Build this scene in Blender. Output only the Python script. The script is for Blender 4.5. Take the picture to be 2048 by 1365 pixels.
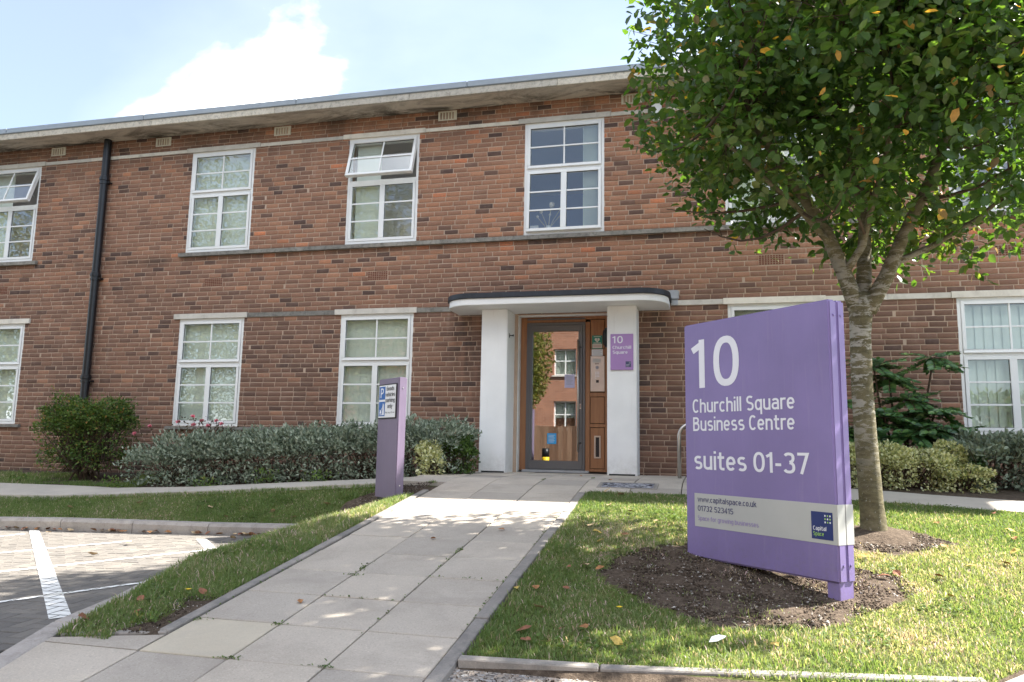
import bpy, bmesh, math, random
import numpy as np
from mathutils import Matrix, Vector, Euler

scene = bpy.context.scene
for o in list(bpy.data.objects):
    bpy.data.objects.remove(o)
COL = scene.collection
RNG = np.random.default_rng(11)
random.seed(5)

# ------------------------------------------------------------------ camera
cam_data = bpy.data.cameras.new("camera")
cam = bpy.data.objects.new("camera", cam_data)
COL.objects.link(cam)
scene.camera = cam
cam_data.sensor_width = 36.0
cam_data.lens = 26.80
cam_data.clip_start = 0.1
cam_data.clip_end = 2000.0
_r = Vector((0.97063844, 0.23994141, 0.01700404))
_u = Vector((0.01697709, -0.13884836, 0.99016812))
_f = Vector((-0.23994332, 0.96080656, 0.13884506))
CAM = np.array((2.6041, -11.0334, 0.3709))
mw = Matrix((( _r.x, _u.x, -_f.x, CAM[0]), (_r.y, _u.y, -_f.y, CAM[1]), (_r.z, _u.z, -_f.z, CAM[2]), (0, 0, 0, 1)))
cam.matrix_world = mw

# ------------------------------------------------------------------ sky and sun
SUN_DIR = Vector((0.90, 0.46, 1.0)).normalized()
sun_el = math.asin(SUN_DIR.z)
sun_az = math.atan2(SUN_DIR.x, SUN_DIR.y)

world = bpy.data.worlds.new("World")
scene.world = world
world.use_nodes = True
wt = world.node_tree
wt.nodes.clear()
def wn(t, **k):
    n = wt.nodes.new(t)
    for a, b in k.items():
        setattr(n, a, b)
    return n
def wmath(op, a, b=None):
    n = wn('ShaderNodeMath', operation=op)
    for i, v in enumerate((a, b)):
        if v is None: continue
        if isinstance(v, (int, float)): n.inputs[i].default_value = v
        else: wt.links.new(v, n.inputs[i])
    return n.outputs[0]
sky = wn('ShaderNodeTexSky', sky_type='NISHITA', sun_disc=False, sun_elevation=sun_el, sun_rotation=sun_az,
         altitude=60.0, air_density=1.0, dust_density=1.0, ozone_density=3.0)
tc = wn('ShaderNodeTexCoord')
sep = wn('ShaderNodeSeparateXYZ')
wt.links.new(tc.outputs['Generated'], sep.inputs[0])
den = wmath('ADD', wmath('MAXIMUM', sep.outputs[2], 0.0), 0.22)
cx_ = wmath('DIVIDE', sep.outputs[0], den)
cy_ = wmath('DIVIDE', sep.outputs[1], den)
comb = wn('ShaderNodeCombineXYZ')
wt.links.new(cx_, comb.inputs[0]); wt.links.new(cy_, comb.inputs[1])
comb.inputs[2].default_value = 5.2
cn = wn('ShaderNodeTexNoise')
cn.inputs['Scale'].default_value = 0.95
cn.inputs['Detail'].default_value = 8.0
cn.inputs['Roughness'].default_value = 0.50
cn.inputs['Distortion'].default_value = 0.35
wt.links.new(comb.outputs[0], cn.inputs['Vector'])
cr = wn('ShaderNodeValToRGB')
cr.color_ramp.elements[0].position = 0.44; cr.color_ramp.elements[0].color = (0.085, 0.085, 0.085, 1)
cr.color_ramp.elements[1].position = 0.645; cr.color_ramp.elements[1].color = (1, 1, 1, 1)
_e = cr.color_ramp.elements.new(0.535); _e.color = (0.115, 0.115, 0.115, 1)
wt.links.new(cn.outputs[0], cr.inputs[0])
mixc = wn('ShaderNodeMixRGB')
wt.links.new(cr.outputs[0], mixc.inputs[0])
wt.links.new(sky.outputs[0], mixc.inputs[1])
mixc.inputs[2].default_value = (18.0, 18.4, 19.0, 1)
bg = wn('ShaderNodeBackground')
bg.inputs[1].default_value = 0.05
wt.links.new(mixc.outputs[0], bg.inputs[0])
wo = wn('ShaderNodeOutputWorld')
wt.links.new(bg.outputs[0], wo.inputs[0])

sun_data = bpy.data.lights.new("sun", 'SUN')
sun_data.energy = 4.4
sun_data.angle = math.radians(0.55)
sun_data.color = (1.0, 0.95, 0.87)
sun = bpy.data.objects.new("sun", sun_data)
COL.objects.link(sun)
sun.location = (20, 10, 25)
sun.rotation_euler = SUN_DIR.to_track_quat('Z', 'Y').to_euler()

vs = scene.view_settings
vs.view_transform = 'Standard'
vs.look = 'None'
vs.exposure = 2.34
vs.gamma = 1.0
vs.use_curve_mapping = False
scene.cycles.max_bounces = 10
scene.cycles.transparent_max_bounces = 16
scene.cycles.use_denoising = True

# ------------------------------------------------------------------ helpers
def smooth(a, b, x):
    t = np.clip((np.asarray(x, float) - a) / (b - a), 0, 1)
    return t * t * (3 - 2 * t)

def set_parent(o, parent):
    o.parent = parent

def link(name, me, mat=None, parent=None, loc=None):
    o = bpy.data.objects.new(name, me)
    COL.objects.link(o)
    if mat is not None and me is not None and len(me.materials) == 0:
        me.materials.append(mat)
    if parent is not None:
        o.parent = parent
    if loc is not None:
        o.location = loc
    return o

def thing(name, label, cat, loc=(0, 0, 0), rotz=0.0, group=None):
    o = bpy.data.objects.new(name, None)
    COL.objects.link(o)
    o.empty_display_size = 0.2
    o.location = loc
    o.rotation_euler = (0, 0, rotz)
    tag(o, label, cat, group)
    return o

def tag(o, label, cat, group=None, kind=None):
    o['label'] = label
    o['category'] = cat
    if group: o['group'] = group
    if kind: o['kind'] = kind
    return o

def structure(o):
    o['kind'] = 'structure'
    return o

def stuff(o):
    o['kind'] = 'stuff'
    return o

def copy_thing(root, loc=None, rotz=None):
    r = root.copy(); COL.objects.link(r)
    if loc is not None: r.location = loc
    if rotz is not None: r.rotation_euler = (0, 0, rotz)
    for ch in root.children:
        c = ch.copy(); COL.objects.link(c); c.parent = r
        for g in ch.children:
            d = g.copy(); COL.objects.link(d); d.parent = c
    return r

class MB:
    """collects simple solids into one mesh"""
    def __init__(s): s.v = []; s.f = []
    def box(s, x0, x1, y0, y1, z0, z1, skip=''):
        b = len(s.v)
        s.v += [(x0, y0, z0), (x1, y0, z0), (x1, y1, z0), (x0, y1, z0), (x0, y0, z1), (x1, y0, z1), (x1, y1, z1), (x0, y1, z1)]
        F = {'b': (0, 3, 2, 1), 't': (4, 5, 6, 7), 'f': (0, 1, 5, 4), 'k': (2, 3, 7, 6), 'l': (3, 0, 4, 7), 'r': (1, 2, 6, 5)}
        s.f += [tuple(b + i for i in q) for k, q in F.items() if k not in skip]
        return s
    def poly(s, pts):
        b = len(s.v); s.v += [tuple(p) for p in pts]; s.f.append(tuple(range(b, b + len(pts)))); return s
    def prism(s, pts, z0, z1):
        """vertical prism from ccw outline; z0,z1 numbers or lists"""
        n = len(pts); b = len(s.v)
        Z0 = [z0] * n if np.isscalar(z0) else z0
        Z1 = [z1] * n if np.isscalar(z1) else z1
        s.v += [(p[0], p[1], Z0[i]) for i, p in enumerate(pts)] + [(p[0], p[1], Z1[i]) for i, p in enumerate(pts)]
        s.f.append(tuple(b + i for i in reversed(range(n))))
        s.f.append(tuple(b + n + i for i in range(n)))
        for i in range(n):
            j = (i + 1) % n
            s.f.append((b + i, b + j, b + n + j, b + n + i))
        return s
    def prism_y(s, pts, y0, y1):
        """prism along y from an outline of (x,z), ccw seen from -y"""
        n = len(pts); b = len(s.v)
        s.v += [(p[0], y0, p[1]) for p in pts] + [(p[0], y1, p[1]) for p in pts]
        s.f.append(tuple(b + i for i in range(n)))
        s.f.append(tuple(b + n + i for i in reversed(range(n))))
        for i in range(n):
            j = (i + 1) % n
            s.f.append((b + i, b + n + i, b + n + j, b + j))
        return s
    def tube(s, pts, rad, seg=8, cap=True):
        pts = [Vector(p) for p in pts]
        R = [rad] * len(pts) if np.isscalar(rad) else rad
        b = len(s.v); prev = None
        for i, p in enumerate(pts):
            if i == 0: t = pts[1] - pts[0]
            elif i == len(pts) - 1: t = pts[-1] - pts[-2]
            else: t = pts[i + 1] - pts[i - 1]
            t.normalize()
            if prev is None:
                a = Vector((1, 0, 0)) if abs(t.x) < 0.8 else Vector((0, 1, 0))
                n = t.cross(a).normalized()
            else:
                n = (prev - t * prev.dot(t)).normalized()
            prev = n
            m = t.cross(n)
            for k in range(seg):
                a = 2 * math.pi * k / seg
                q = p + (n * math.cos(a) + m * math.sin(a)) * R[i]
                s.v.append(tuple(q))
        for i in range(len(pts) - 1):
            for k in range(seg):
                k2 = (k + 1) % seg
                s.f.append((b + i * seg + k, b + i * seg + k2, b + (i + 1) * seg + k2, b + (i + 1) * seg + k))
        if cap:
            s.f.append(tuple(b + k for k in reversed(range(seg))))
            s.f.append(tuple(b + (len(pts) - 1) * seg + k for k in range(seg)))
        return s
    def mesh(s, name, smooth_=False, bevel=0.0, seg=2):
        me = bpy.data.meshes.new(name)
        me.from_pydata(s.v, [], s.f)
        if bevel > 0:
            bm = bmesh.new(); bm.from_mesh(me)
            bmesh.ops.remove_doubles(bm, verts=bm.verts, dist=1e-5)
            bmesh.ops.bevel(bm, geom=[e for e in bm.edges if len(e.link_faces) == 2 and e.calc_face_angle(0) > 0.5], offset=bevel, segments=seg, affect='EDGES', clamp_overlap=True)
            bm.to_mesh(me); bm.free()
        me.update()
        if smooth_:
            me.polygons.foreach_set('use_smooth', [True] * len(me.polygons))
        return me
    def build(s, name, mat, parent=None, loc=None, smooth_=False, bevel=0.0, seg=2):
        return link(name, s.mesh(name, smooth_, bevel, seg), mat, parent, loc)

def np_mesh(name, V, F, attrs=None, smooth_=False):
    """V (n,3) ; F (m,k) equal size faces; attrs: dict name -> (n,) float point attribute"""
    me = bpy.data.meshes.new(name)
    V = np.ascontiguousarray(V, dtype=np.float32); F = np.ascontiguousarray(F, dtype=np.int32)
    m, k = F.shape
    me.vertices.add(len(V)); me.vertices.foreach_set('co', V.ravel())
    me.loops.add(m * k); me.loops.foreach_set('vertex_index', F.ravel())
    me.polygons.add(m)
    me.polygons.foreach_set('loop_start', np.arange(0, m * k, k, dtype=np.int32))
    me.polygons.foreach_set('loop_total', np.full(m, k, dtype=np.int32))
    if smooth_:
        me.polygons.foreach_set('use_smooth', np.ones(m, dtype=bool))
    me.update(calc_edges=True)
    for a, val in (attrs or {}).items():
        at = me.attributes.new(a, 'FLOAT', 'POINT')
        at.data.foreach_set('value', np.ascontiguousarray(val, dtype=np.float32))
    return me

# ------------------------------------------------------------------ materials
class NT:
    def __init__(s, name):
        s.m = bpy.data.materials.new(name); s.m.use_nodes = True
        s.t = s.m.node_tree; s.t.nodes.clear()
        s.out = s.t.nodes.new('ShaderNodeOutputMaterial')
    def n(s, t, **k):
        q = s.t.nodes.new(t)
        for a, b in k.items(): setattr(q, a, b)
        return q
    def l(s, a, b): s.t.links.new(a, b)
    def put(s, inp, v):
        if isinstance(v, bpy.types.NodeSocket): s.l(v, inp)
        elif v is not None:
            if isinstance(v, (tuple, list)) and len(v) == 3 and inp.type == 'RGBA': v = tuple(v) + (1,)
            inp.default_value = v
    def pos(s): return s.n('ShaderNodeNewGeometry').outputs['Position']
    def noise(s, scale, detail=4, rough=0.55, vec=None, dist=0.0):
        q = s.n('ShaderNodeTexNoise'); q.inputs['Scale'].default_value = scale; q.inputs['Detail'].default_value = detail
        q.inputs['Roughness'].default_value = rough; q.inputs['Distortion'].default_value = dist
        s.l(vec if vec is not None else s.pos(), q.inputs['Vector'])
        return q.outputs[0]
    def mapping(s, vec, scale=(1, 1, 1), rot=(0, 0, 0)):
        q = s.n('ShaderNodeMapping'); q.inputs['Scale'].default_value = scale; q.inputs['Rotation'].default_value = rot
        s.l(vec, q.inputs[0]); return q.outputs[0]
    def ramp(s, fac, stops, interp='LINEAR'):
        q = s.n('ShaderNodeValToRGB'); cr = q.color_ramp; cr.interpolation = interp
        while len(cr.elements) < len(stops): cr.elements.new(0.5)
        for e, (p, c) in zip(cr.elements, stops):
            e.position = p
            if np.isscalar(c): c = (c, c, c)
            e.color = tuple(c) + (1,)
        s.l(fac, q.inputs[0]); return q.outputs[0]
    def mix(s, fac, a, b, mode='MIX'):
        q = s.n('ShaderNodeMixRGB', blend_type=mode)
        s.put(q.inputs[0], fac); s.put(q.inputs[1], a); s.put(q.inputs[2], b); return q.outputs[0]
    def math(s, op, a, b=None, clamp=False):
        q = s.n('ShaderNodeMath', operation=op, use_clamp=clamp); s.put(q.inputs[0], a)
        if b is not None: s.put(q.inputs[1], b)
        return q.outputs[0]
    def attr(s, name): 
        q = s.n('ShaderNodeAttribute'); q.attribute_name = name; return q.outputs['Fac']
    def sep(s, v=None):
        q = s.n('ShaderNodeSeparateXYZ'); s.l(v if v is not None else s.pos(), q.inputs[0]); return q.outputs
    def bump(s, h, strength=0.3, dist=0.01):
        q = s.n('ShaderNodeBump'); q.inputs['Strength'].default_value = strength; q.inputs['Distance'].default_value = dist
        s.l(h, q.inputs['Height']); return q.outputs[0]
    def pbr(s, color, rough=0.7, metal=0.0, spec=0.4, normal=None, **k):
        q = s.n('ShaderNodeBsdfPrincipled')
        s.put(q.inputs['Base Color'], color); s.put(q.inputs['Roughness'], rough); s.put(q.inputs['Metallic'], metal)
        s.put(q.inputs['Specular IOR Level'], spec)
        if normal is not None: s.l(normal, q.inputs['Normal'])
        for a, b in k.items(): s.put(q.inputs[a], b)
        return q.outputs[0]
    def done(s, sh): s.l(sh, s.out.inputs[0]); return s.m

def simple(name, col, rough=0.6, metal=0.0, spec=0.4, var=0.0, scale=8.0, bump=0.0, bscale=60.0, bd=0.004):
    t = NT(name)
    c = col
    if var > 0:
        n = t.noise(scale, 6, 0.6)
        lo = tuple(x * (1 - var) for x in col); hi = tuple(min(1, x * (1 + var)) for x in col)
        c = t.ramp(n, [(0.3, lo), (0.7, hi)])
    nm = t.bump(t.noise(bscale, 4), bump, bd) if bump > 0 else None
    return t.done(t.pbr(c, rough, metal, spec, nm))

def mat_brick():
    t = NT('brick')
    r1 = t.attr('rnd'); r2 = t.attr('rnd2')
    base = t.ramp(r1, [(0.0, (0.085, 0.0569, 0.0504)), (0.08, (0.1189, 0.0731, 0.0574)), (0.2, (0.2249, 0.1281, 0.0897)), (0.42, (0.2928, 0.1588, 0.1042)), (0.6, (0.361, 0.1892, 0.1166)), (0.8, (0.4427, 0.2173, 0.1251)), (0.93, (0.504, 0.2134, 0.1125)), (1.0, (0.572, 0.2134, 0.1042))])
    n1 = t.noise(38, 5, 0.65)
    n2 = t.noise(7.0, 4, 0.6)
    c = t.mix(t.ramp(n1, [(0.40, 0.0), (0.78, 0.50)]), base, (0.125, 0.086, 0.076))
    c = t.mix(t.ramp(n2, [(0.5, 0.0), (0.8, 0.30)]), c, (0.36, 0.25, 0.185))
    c = t.mix(0.35, c, t.ramp(r2, [(0, (0.42, 0.40, 0.42)), (1, (1.3, 1.2, 1.1))]), 'MULTIPLY')
    # soot under the eaves, run-off beneath the sills and beside the porch
    x, y, z = t.sep()
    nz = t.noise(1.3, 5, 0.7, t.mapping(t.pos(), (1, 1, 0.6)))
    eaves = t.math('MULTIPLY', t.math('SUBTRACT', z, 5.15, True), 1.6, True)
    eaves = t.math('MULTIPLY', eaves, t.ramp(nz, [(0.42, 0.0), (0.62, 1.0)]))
    sillm = t.math('MULTIPLY', t.math('SUBTRACT', 1.0, t.math('MULTIPLY', t.math('ABSOLUTE', t.math('SUBTRACT', z, 3.47)), 9.0), True), t.ramp(nz, [(0.4, 0.1), (0.6, 0.9)]))
    px = t.math('SUBTRACT', 1.0, t.math('MULTIPLY', t.math('ABSOLUTE', t.math('SUBTRACT', x, -0.80)), 2.6), True)
    pz = t.math('MULTIPLY', t.math('SUBTRACT', z, 0.7, True), t.math('LESS_THAN', z, 2.5))
    strk = t.noise(3.2, 5, 0.65, t.mapping(t.pos(), (2.6, 1, 0.5)))
    porch = t.math('MULTIPLY', t.math('MULTIPLY', px, pz, True), t.ramp(strk, [(0.42, 0.0), (0.6, 1.0)]))
    px2 = t.math('SUBTRACT', 1.0, t.math('MULTIPLY', t.math('ABSOLUTE', t.math('SUBTRACT', x, 2.0)), 2.6), True)
    pz2 = t.math('MULTIPLY', t.math('MULTIPLY', t.math('SUBTRACT', z, 1.85, True), 2.0), t.math('LESS_THAN', z, 2.5))
    porch2 = t.math('MULTIPLY', t.math('MULTIPLY', px2, pz2, True), t.ramp(strk, [(0.40, 0.0), (0.55, 1.0)]))
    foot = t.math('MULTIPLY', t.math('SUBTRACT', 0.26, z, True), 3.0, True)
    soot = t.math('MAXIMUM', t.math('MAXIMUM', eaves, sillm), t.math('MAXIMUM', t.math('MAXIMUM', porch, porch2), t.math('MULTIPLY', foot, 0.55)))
    eff = t.noise(1.6, 6, 0.7, t.mapping(t.pos(), (3.0, 1, 0.45)))
    c = t.mix(t.ramp(eff, [(0.60, 0.0), (0.74, 0.32)]), c, (0.46, 0.38, 0.32))
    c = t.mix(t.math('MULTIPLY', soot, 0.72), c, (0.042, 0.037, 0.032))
    h = t.math('ADD', t.noise(55, 5, 0.7), t.math('MULTIPLY', t.noise(180, 3), 0.5))
    return t.done(t.pbr(c, 0.88, 0, 0.25, t.bump(h, 0.55, 0.006)))

def mat_mortar():
    t = NT('mortar')
    c = t.ramp(t.noise(2.2, 6, 0.65), [(0.3, (0.43, 0.315, 0.235)), (0.7, (0.535, 0.405, 0.31))])
    x, y, z = t.sep()
    c = t.mix(t.ramp(t.noise(0.55, 4, 0.6), [(0.52, 0.0), (0.66, 0.45)]), c, (0.44, 0.335, 0.26))
    c = t.mix(t.ramp(t.noise(5.0, 5, 0.7), [(0.62, 0.0), (0.70, 0.5)]), c, (0.56, 0.48, 0.41))
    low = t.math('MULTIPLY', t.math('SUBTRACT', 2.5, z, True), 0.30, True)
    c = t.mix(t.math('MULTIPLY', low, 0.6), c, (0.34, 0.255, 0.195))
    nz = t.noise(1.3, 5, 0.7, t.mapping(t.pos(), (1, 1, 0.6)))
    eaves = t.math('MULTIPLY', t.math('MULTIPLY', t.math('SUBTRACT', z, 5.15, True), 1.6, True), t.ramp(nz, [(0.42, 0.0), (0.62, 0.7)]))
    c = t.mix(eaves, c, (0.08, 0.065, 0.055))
    return t.done(t.pbr(c, 0.95, 0, 0.15, t.bump(t.noise(120, 4), 0.5, 0.004)))

def mat_concrete(name, c0, c1, dirt=0.0, dirtcol=(0.09, 0.085, 0.07), sc=3.0, speck=0.0, dscale=5.0, bstr=0.35):
    t = NT(name)
    c = t.ramp(t.noise(sc, 6, 0.65), [(0.3, c0), (0.72, c1)])
    if speck > 0:
        v = t.noise(95, 3, 0.7)
        c = t.mix(t.ramp(v, [(0.30, speck), (0.45, 0.0)]), c, tuple(x * 0.45 for x in c0))
        c = t.mix(t.ramp(v, [(0.58, 0.0), (0.72, speck)]), c, tuple(min(1, x * 1.6) for x in c1))
    if dirt > 0:
        d = t.noise(dscale, 7, 0.72, None, 0.4)
        c = t.mix(t.math('MULTIPLY', t.ramp(d, [(0.48, 0.0), (0.66, 1.0)]), dirt), c, dirtcol)
    r2 = t.n('ShaderNodeObjectInfo').outputs['Random']
    c = t.mix(1.0, c, t.ramp(r2, [(0, (0.80, 0.80, 0.81)), (1, (1.12, 1.10, 1.07))]), 'MULTIPLY')
    return t.done(t.pbr(c, 0.9, 0, 0.25, t.bump(t.noise(140, 4, 0.7), bstr, 0.003)))

def mat_soffit():
    t = NT('soffit_concrete')
    c = t.ramp(t.noise(2.0, 6, 0.65), [(0.3, (0.52, 0.46, 0.38)), (0.7, (0.66, 0.60, 0.51))])
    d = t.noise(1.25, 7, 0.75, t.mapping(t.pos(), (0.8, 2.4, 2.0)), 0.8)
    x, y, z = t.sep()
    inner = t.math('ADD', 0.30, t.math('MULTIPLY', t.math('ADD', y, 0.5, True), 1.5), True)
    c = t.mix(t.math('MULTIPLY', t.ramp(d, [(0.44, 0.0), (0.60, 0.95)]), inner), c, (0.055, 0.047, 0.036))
    f = t.noise(34, 5, 0.7)
    c = t.mix(t.ramp(f, [(0.60, 0.0), (0.72, 0.6)]), c, (0.12, 0.115, 0.10))
    return t.done(t.pbr(c, 0.92, 0, 0.2, t.bump(f, 0.35, 0.005)))

def mat_leaf(name, stops, rough=0.45, trans=0.35, spec=0.35, attr='rnd', tint=(1.25, 1.25, 0.5)):
    t = NT(name)
    r = t.attr(attr)
    c = t.ramp(r, stops)
    n = t.noise(45, 3)
    c = t.mix(0.35, c, t.ramp(n, [(0.3, 0.55), (0.7, 1.25)]), 'MULTIPLY')
    p = t.pbr(c, rough, 0, spec)
    tr = t.n('ShaderNodeBsdfTranslucent')
    t.l(t.mix(1.0, c, tint + (1,), 'MULTIPLY'), tr.inputs[0])
    m = t.n('ShaderNodeMixShader'); m.inputs[0].default_value = trans
    t.l(p, m.inputs[1]); t.l(tr.outputs[0], m.inputs[2])
    return t.done(m.outputs[0])

def mat_glass(name='window_glass', refl=1.0, tint=(0.90, 0.94, 0.93)):
    t = NT(name)
    f = t.n('ShaderNodeFresnel')
    bf = t.n('ShaderNodeNewGeometry').outputs['Backfacing']
    t.l(t.math('SUBTRACT', 1.5, t.math('MULTIPLY', bf, 0.83333)), f.inputs[0])   # both faces of the pane reflect like air to glass
    wob = t.bump(t.noise(2.3, 2), 0.015, 0.004)
    t.l(wob, f.inputs['Normal'])
    fac = t.math('MULTIPLY', f.outputs[0], refl, True)
    tr = t.n('ShaderNodeBsdfTransparent'); tr.inputs[0].default_value = tint + (1,)
    g = t.n('ShaderNodeBsdfGlossy'); g.inputs['Roughness'].default_value = 0.0; g.inputs[0].default_value = (0.95, 0.97, 1, 1)
    t.l(wob, g.inputs['Normal'])
    m = t.n('ShaderNodeMixShader'); t.l(fac, m.inputs[0]); t.l(tr.outputs[0], m.inputs[1]); t.l(g.outputs[0], m.inputs[2])
    return t.done(m.outputs[0])

def mat_wood():
    t = NT('varnished_timber')
    n = t.noise(3.0, 6, 0.6, t.mapping(t.pos(), (9, 9, 0.7)), 0.6)
    c = t.ramp(n, [(0.3, (0.24, 0.098, 0.038)), (0.7, (0.38, 0.17, 0.068))])
    x, y, z = t.sep()
    c = t.mix(t.math('MULTIPLY', t.math('SUBTRACT', 2.2, z, True), 0.35), c, (0.24, 0.13, 0.075))
    return t.done(t.pbr(c, 0.42, 0, 0.4, t.bump(n, 0.1, 0.003)))

def mat_purple(name, base, var=0.12):
    t = NT(name)
    n = t.noise(1.7, 4, 0.6)
    c = t.ramp(n, [(0.3, tuple(x * (1 - var) for x in base)), (0.7, tuple(x * (1 + var * 0.6) for x in base))])
    f = t.noise(26, 5, 0.7)
    c = t.mix(t.ramp(f, [(0.66, 0.0), (0.80, 0.25)]), c, (0.32, 0.27, 0.38))
    x, y, z = t.sep()
    spl = t.math('MULTIPLY', t.math('MULTIPLY', t.math('SUBTRACT', -0.12, z, True), 2.6, True), t.ramp(t.noise(34, 6, 0.75), [(0.46, 0.0), (0.66, 0.8)]))
    c = t.mix(t.math('MULTIPLY', spl, 0.55), c, (0.17, 0.14, 0.12))
    stk = t.noise(8.0, 5, 0.7, t.mapping(t.pos(), (4, 4, 0.25)))
    c = t.mix(t.ramp(stk, [(0.55, 0.0), (0.75, 0.16)]), c, (0.38, 0.35, 0.42))
    return t.done(t.pbr(c, t.ramp(stk, [(0.3, 0.30), (0.7, 0.50)]), 0.0, 0.45))

def mat_ground():
    t = NT('lawn_earth')
    lawn = t.attr('lawn'); 
    g = t.ramp(t.noise(5.0, 6, 0.7), [(0.3, (0.05, 0.062, 0.018)), (0.55, (0.10, 0.115, 0.03)), (0.75, (0.22, 0.185, 0.09))])
    s1 = t.noise(26, 6, 0.72)
    s = t.ramp(s1, [(0.25, (0.045, 0.033, 0.024)), (0.5, (0.098, 0.073, 0.053)), (0.66, (0.155, 0.118, 0.086)), (0.76, (0.30, 0.25, 0.205))])
    jit = t.math('ADD', lawn, t.math('MULTIPLY', t.math('SUBTRACT', t.noise(9, 5, 0.7), 0.5), 0.7))
    k = t.ramp(jit, [(0.42, 0.0), (0.58, 1.0)])
    c = t.mix(k, s, g)
    return t.done(t.pbr(c, 0.95, 0, 0.15, t.bump(s1, 0.9, 0.025)))

def mat_gravel():
    t = NT('exposed_aggregate')
    v = t.n('ShaderNodeTexVoronoi'); v.inputs['Scale'].default_value = 70.0
    t.l(t.pos(), v.inputs['Vector'])
    c = t.ramp(v.outputs['Color'], [(0.1, (0.10, 0.085, 0.075)), (0.35, (0.30, 0.27, 0.24)), (0.6, (0.36, 0.29, 0.23)), (0.8, (0.5, 0.48, 0.45)), (0.95, (0.15, 0.15, 0.16))])
    n = t.noise(2.0, 4)
    c = t.mix(0.5, c, t.ramp(n, [(0.3, (0.6, 0.6, 0.6)), (0.7, (1.1, 1.1, 1.1))]), 'MULTIPLY')
    return t.done(t.pbr(c, 0.9, 0, 0.2, t.bump(v.outputs['Distance'], 0.9, 0.008)))

def mat_bark():
    t = NT('bark')
    ph = t.mapping(t.pos(), (1, 1, 2.2))
    n = t.noise(9, 6, 0.7, ph)
    c = t.ramp(n, [(0.3, (0.075, 0.066, 0.038)), (0.55, (0.145, 0.125, 0.070)), (0.75, (0.21, 0.185, 0.12))])
    lich = t.noise(7.5, 7, 0.75, t.mapping(t.pos(), (0.8, 0.8, 2.6)), 0.5)
    x, y, z = t.sep()
    up = t.math('MULTIPLY', t.math('SUBTRACT', z, 0.05, True), 0.9, True)
    up = t.math('MULTIPLY', up, t.math('SUBTRACT', 1.0, t.math('MULTIPLY', t.math('SUBTRACT', z, 1.5, True), 1.1, True), True))
    k = t.math('MULTIPLY', t.ramp(lich, [(0.495, 0.0), (0.53, 1.0)]), up)
    c = t.mix(t.math('MULTIPLY', k, 0.85), c, (0.43, 0.41, 0.36))
    sp = t.noise(60, 3, 0.6)
    c = t.mix(t.ramp(sp, [(0.64, 0.0), (0.7, 0.5)]), c, (0.42, 0.42, 0.38))
    return t.done(t.pbr(c, 0.9, 0, 0.2, t.bump(t.math('ADD', n, lich), 0.6, 0.02)))

M = {}
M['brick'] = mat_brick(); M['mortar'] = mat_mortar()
def mat_render():
    t = NT('white_painted_render')
    c = t.ramp(t.noise(3.0, 6, 0.6), [(0.3, (0.80, 0.80, 0.785)), (0.7, (0.87, 0.87, 0.855))])
    x, y, z = t.sep()
    foot = t.math('MULTIPLY', t.math('MULTIPLY', t.math('SUBTRACT', 0.34, z, True), 3.2, True), t.ramp(t.noise(11, 6, 0.7), [(0.35, 0.05), (0.68, 0.9)]))
    c = t.mix(t.math('MULTIPLY', foot, 0.55), c, (0.36, 0.33, 0.28))
    stk = t.noise(6.0, 5, 0.7, t.mapping(t.pos(), (3.5, 3.5, 0.22)))
    c = t.mix(t.ramp(stk, [(0.60, 0.0), (0.74, 0.22)]), c, (0.50, 0.47, 0.42))
    sc = t.noise(30, 4, 0.7, None, 1.5)
    c = t.mix(t.ramp(sc, [(0.66, 0.0), (0.72, 0.25)]), c, (0.58, 0.56, 0.52))
    return t.done(t.pbr(c, 0.62, 0, 0.3, t.bump(t.math('ADD', t.noise(110, 4), t.noise(9, 3)), 0.3, 0.004)))
M['render_white'] = mat_render()
M['upvc'] = simple('white_upvc', (0.80, 0.80, 0.78), 0.32, 0, 0.45, 0.03, 4.0)
M['gasket'] = simple('black_gasket', (0.012, 0.012, 0.012), 0.6)
M['blind'] = simple('blind_fabric', (0.66, 0.69, 0.61), 0.8, 0, 0.15, 0.04, 5.0)
M['lintel'] = mat_concrete('pale_lintel', (0.62, 0.58, 0.50), (0.76, 0.72, 0.64), 0.25, (0.22, 0.19, 0.15), 3.0, 0.0, 7.0)
M['sill'] = mat_concrete('weathered_sill', (0.20, 0.19, 0.165), (0.33, 0.31, 0.275), 0.6, (0.06, 0.058, 0.05), 5.0, 0.25, 16.0)
M['fascia'] = mat_concrete('eaves_concrete', (0.46, 0.42, 0.35), (0.60, 0.56, 0.48), 0.55, (0.15, 0.14, 0.12), 4.0, 0.25, 18.0)
M['soffit'] = mat_soffit()
M['flashing'] = simple('grey_metal_flashing', (0.30, 0.33, 0.355), 0.45, 0.25, 0.45, 0.12, 2.5)
M['lead'] = simple('lead_flashing', (0.36, 0.37, 0.385), 0.5, 0.2, 0.4, 0.12, 6)
M['felt'] = simple('dark_edge_trim', (0.028, 0.033, 0.042), 0.5, 0, 0.4, 0.25, 14.0)
M['pipe'] = simple('black_cast_iron', (0.010, 0.011, 0.014), 0.36, 0, 0.5, 0.3, 12)
M['wood'] = mat_wood()
M['alu'] = simple('grey_aluminium', (0.125, 0.128, 0.132), 0.38, 0.3, 0.5, 0.06, 5)
M['steel'] = simple('brushed_steel', (0.55, 0.53, 0.50), 0.32, 1.0, 0.5, 0.08, 8)
M['bronze'] = simple('intercom_plate', (0.50, 0.455, 0.40), 0.38, 0.85, 0.5, 0.08, 8)
M['black'] = simple('black_plastic', (0.012, 0.012, 0.013), 0.4)
M['dark'] = simple('dark_recess', (0.02, 0.02, 0.02), 0.8)
M['paper'] = simple('white_paper', (0.75, 0.75, 0.76), 0.7)
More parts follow.
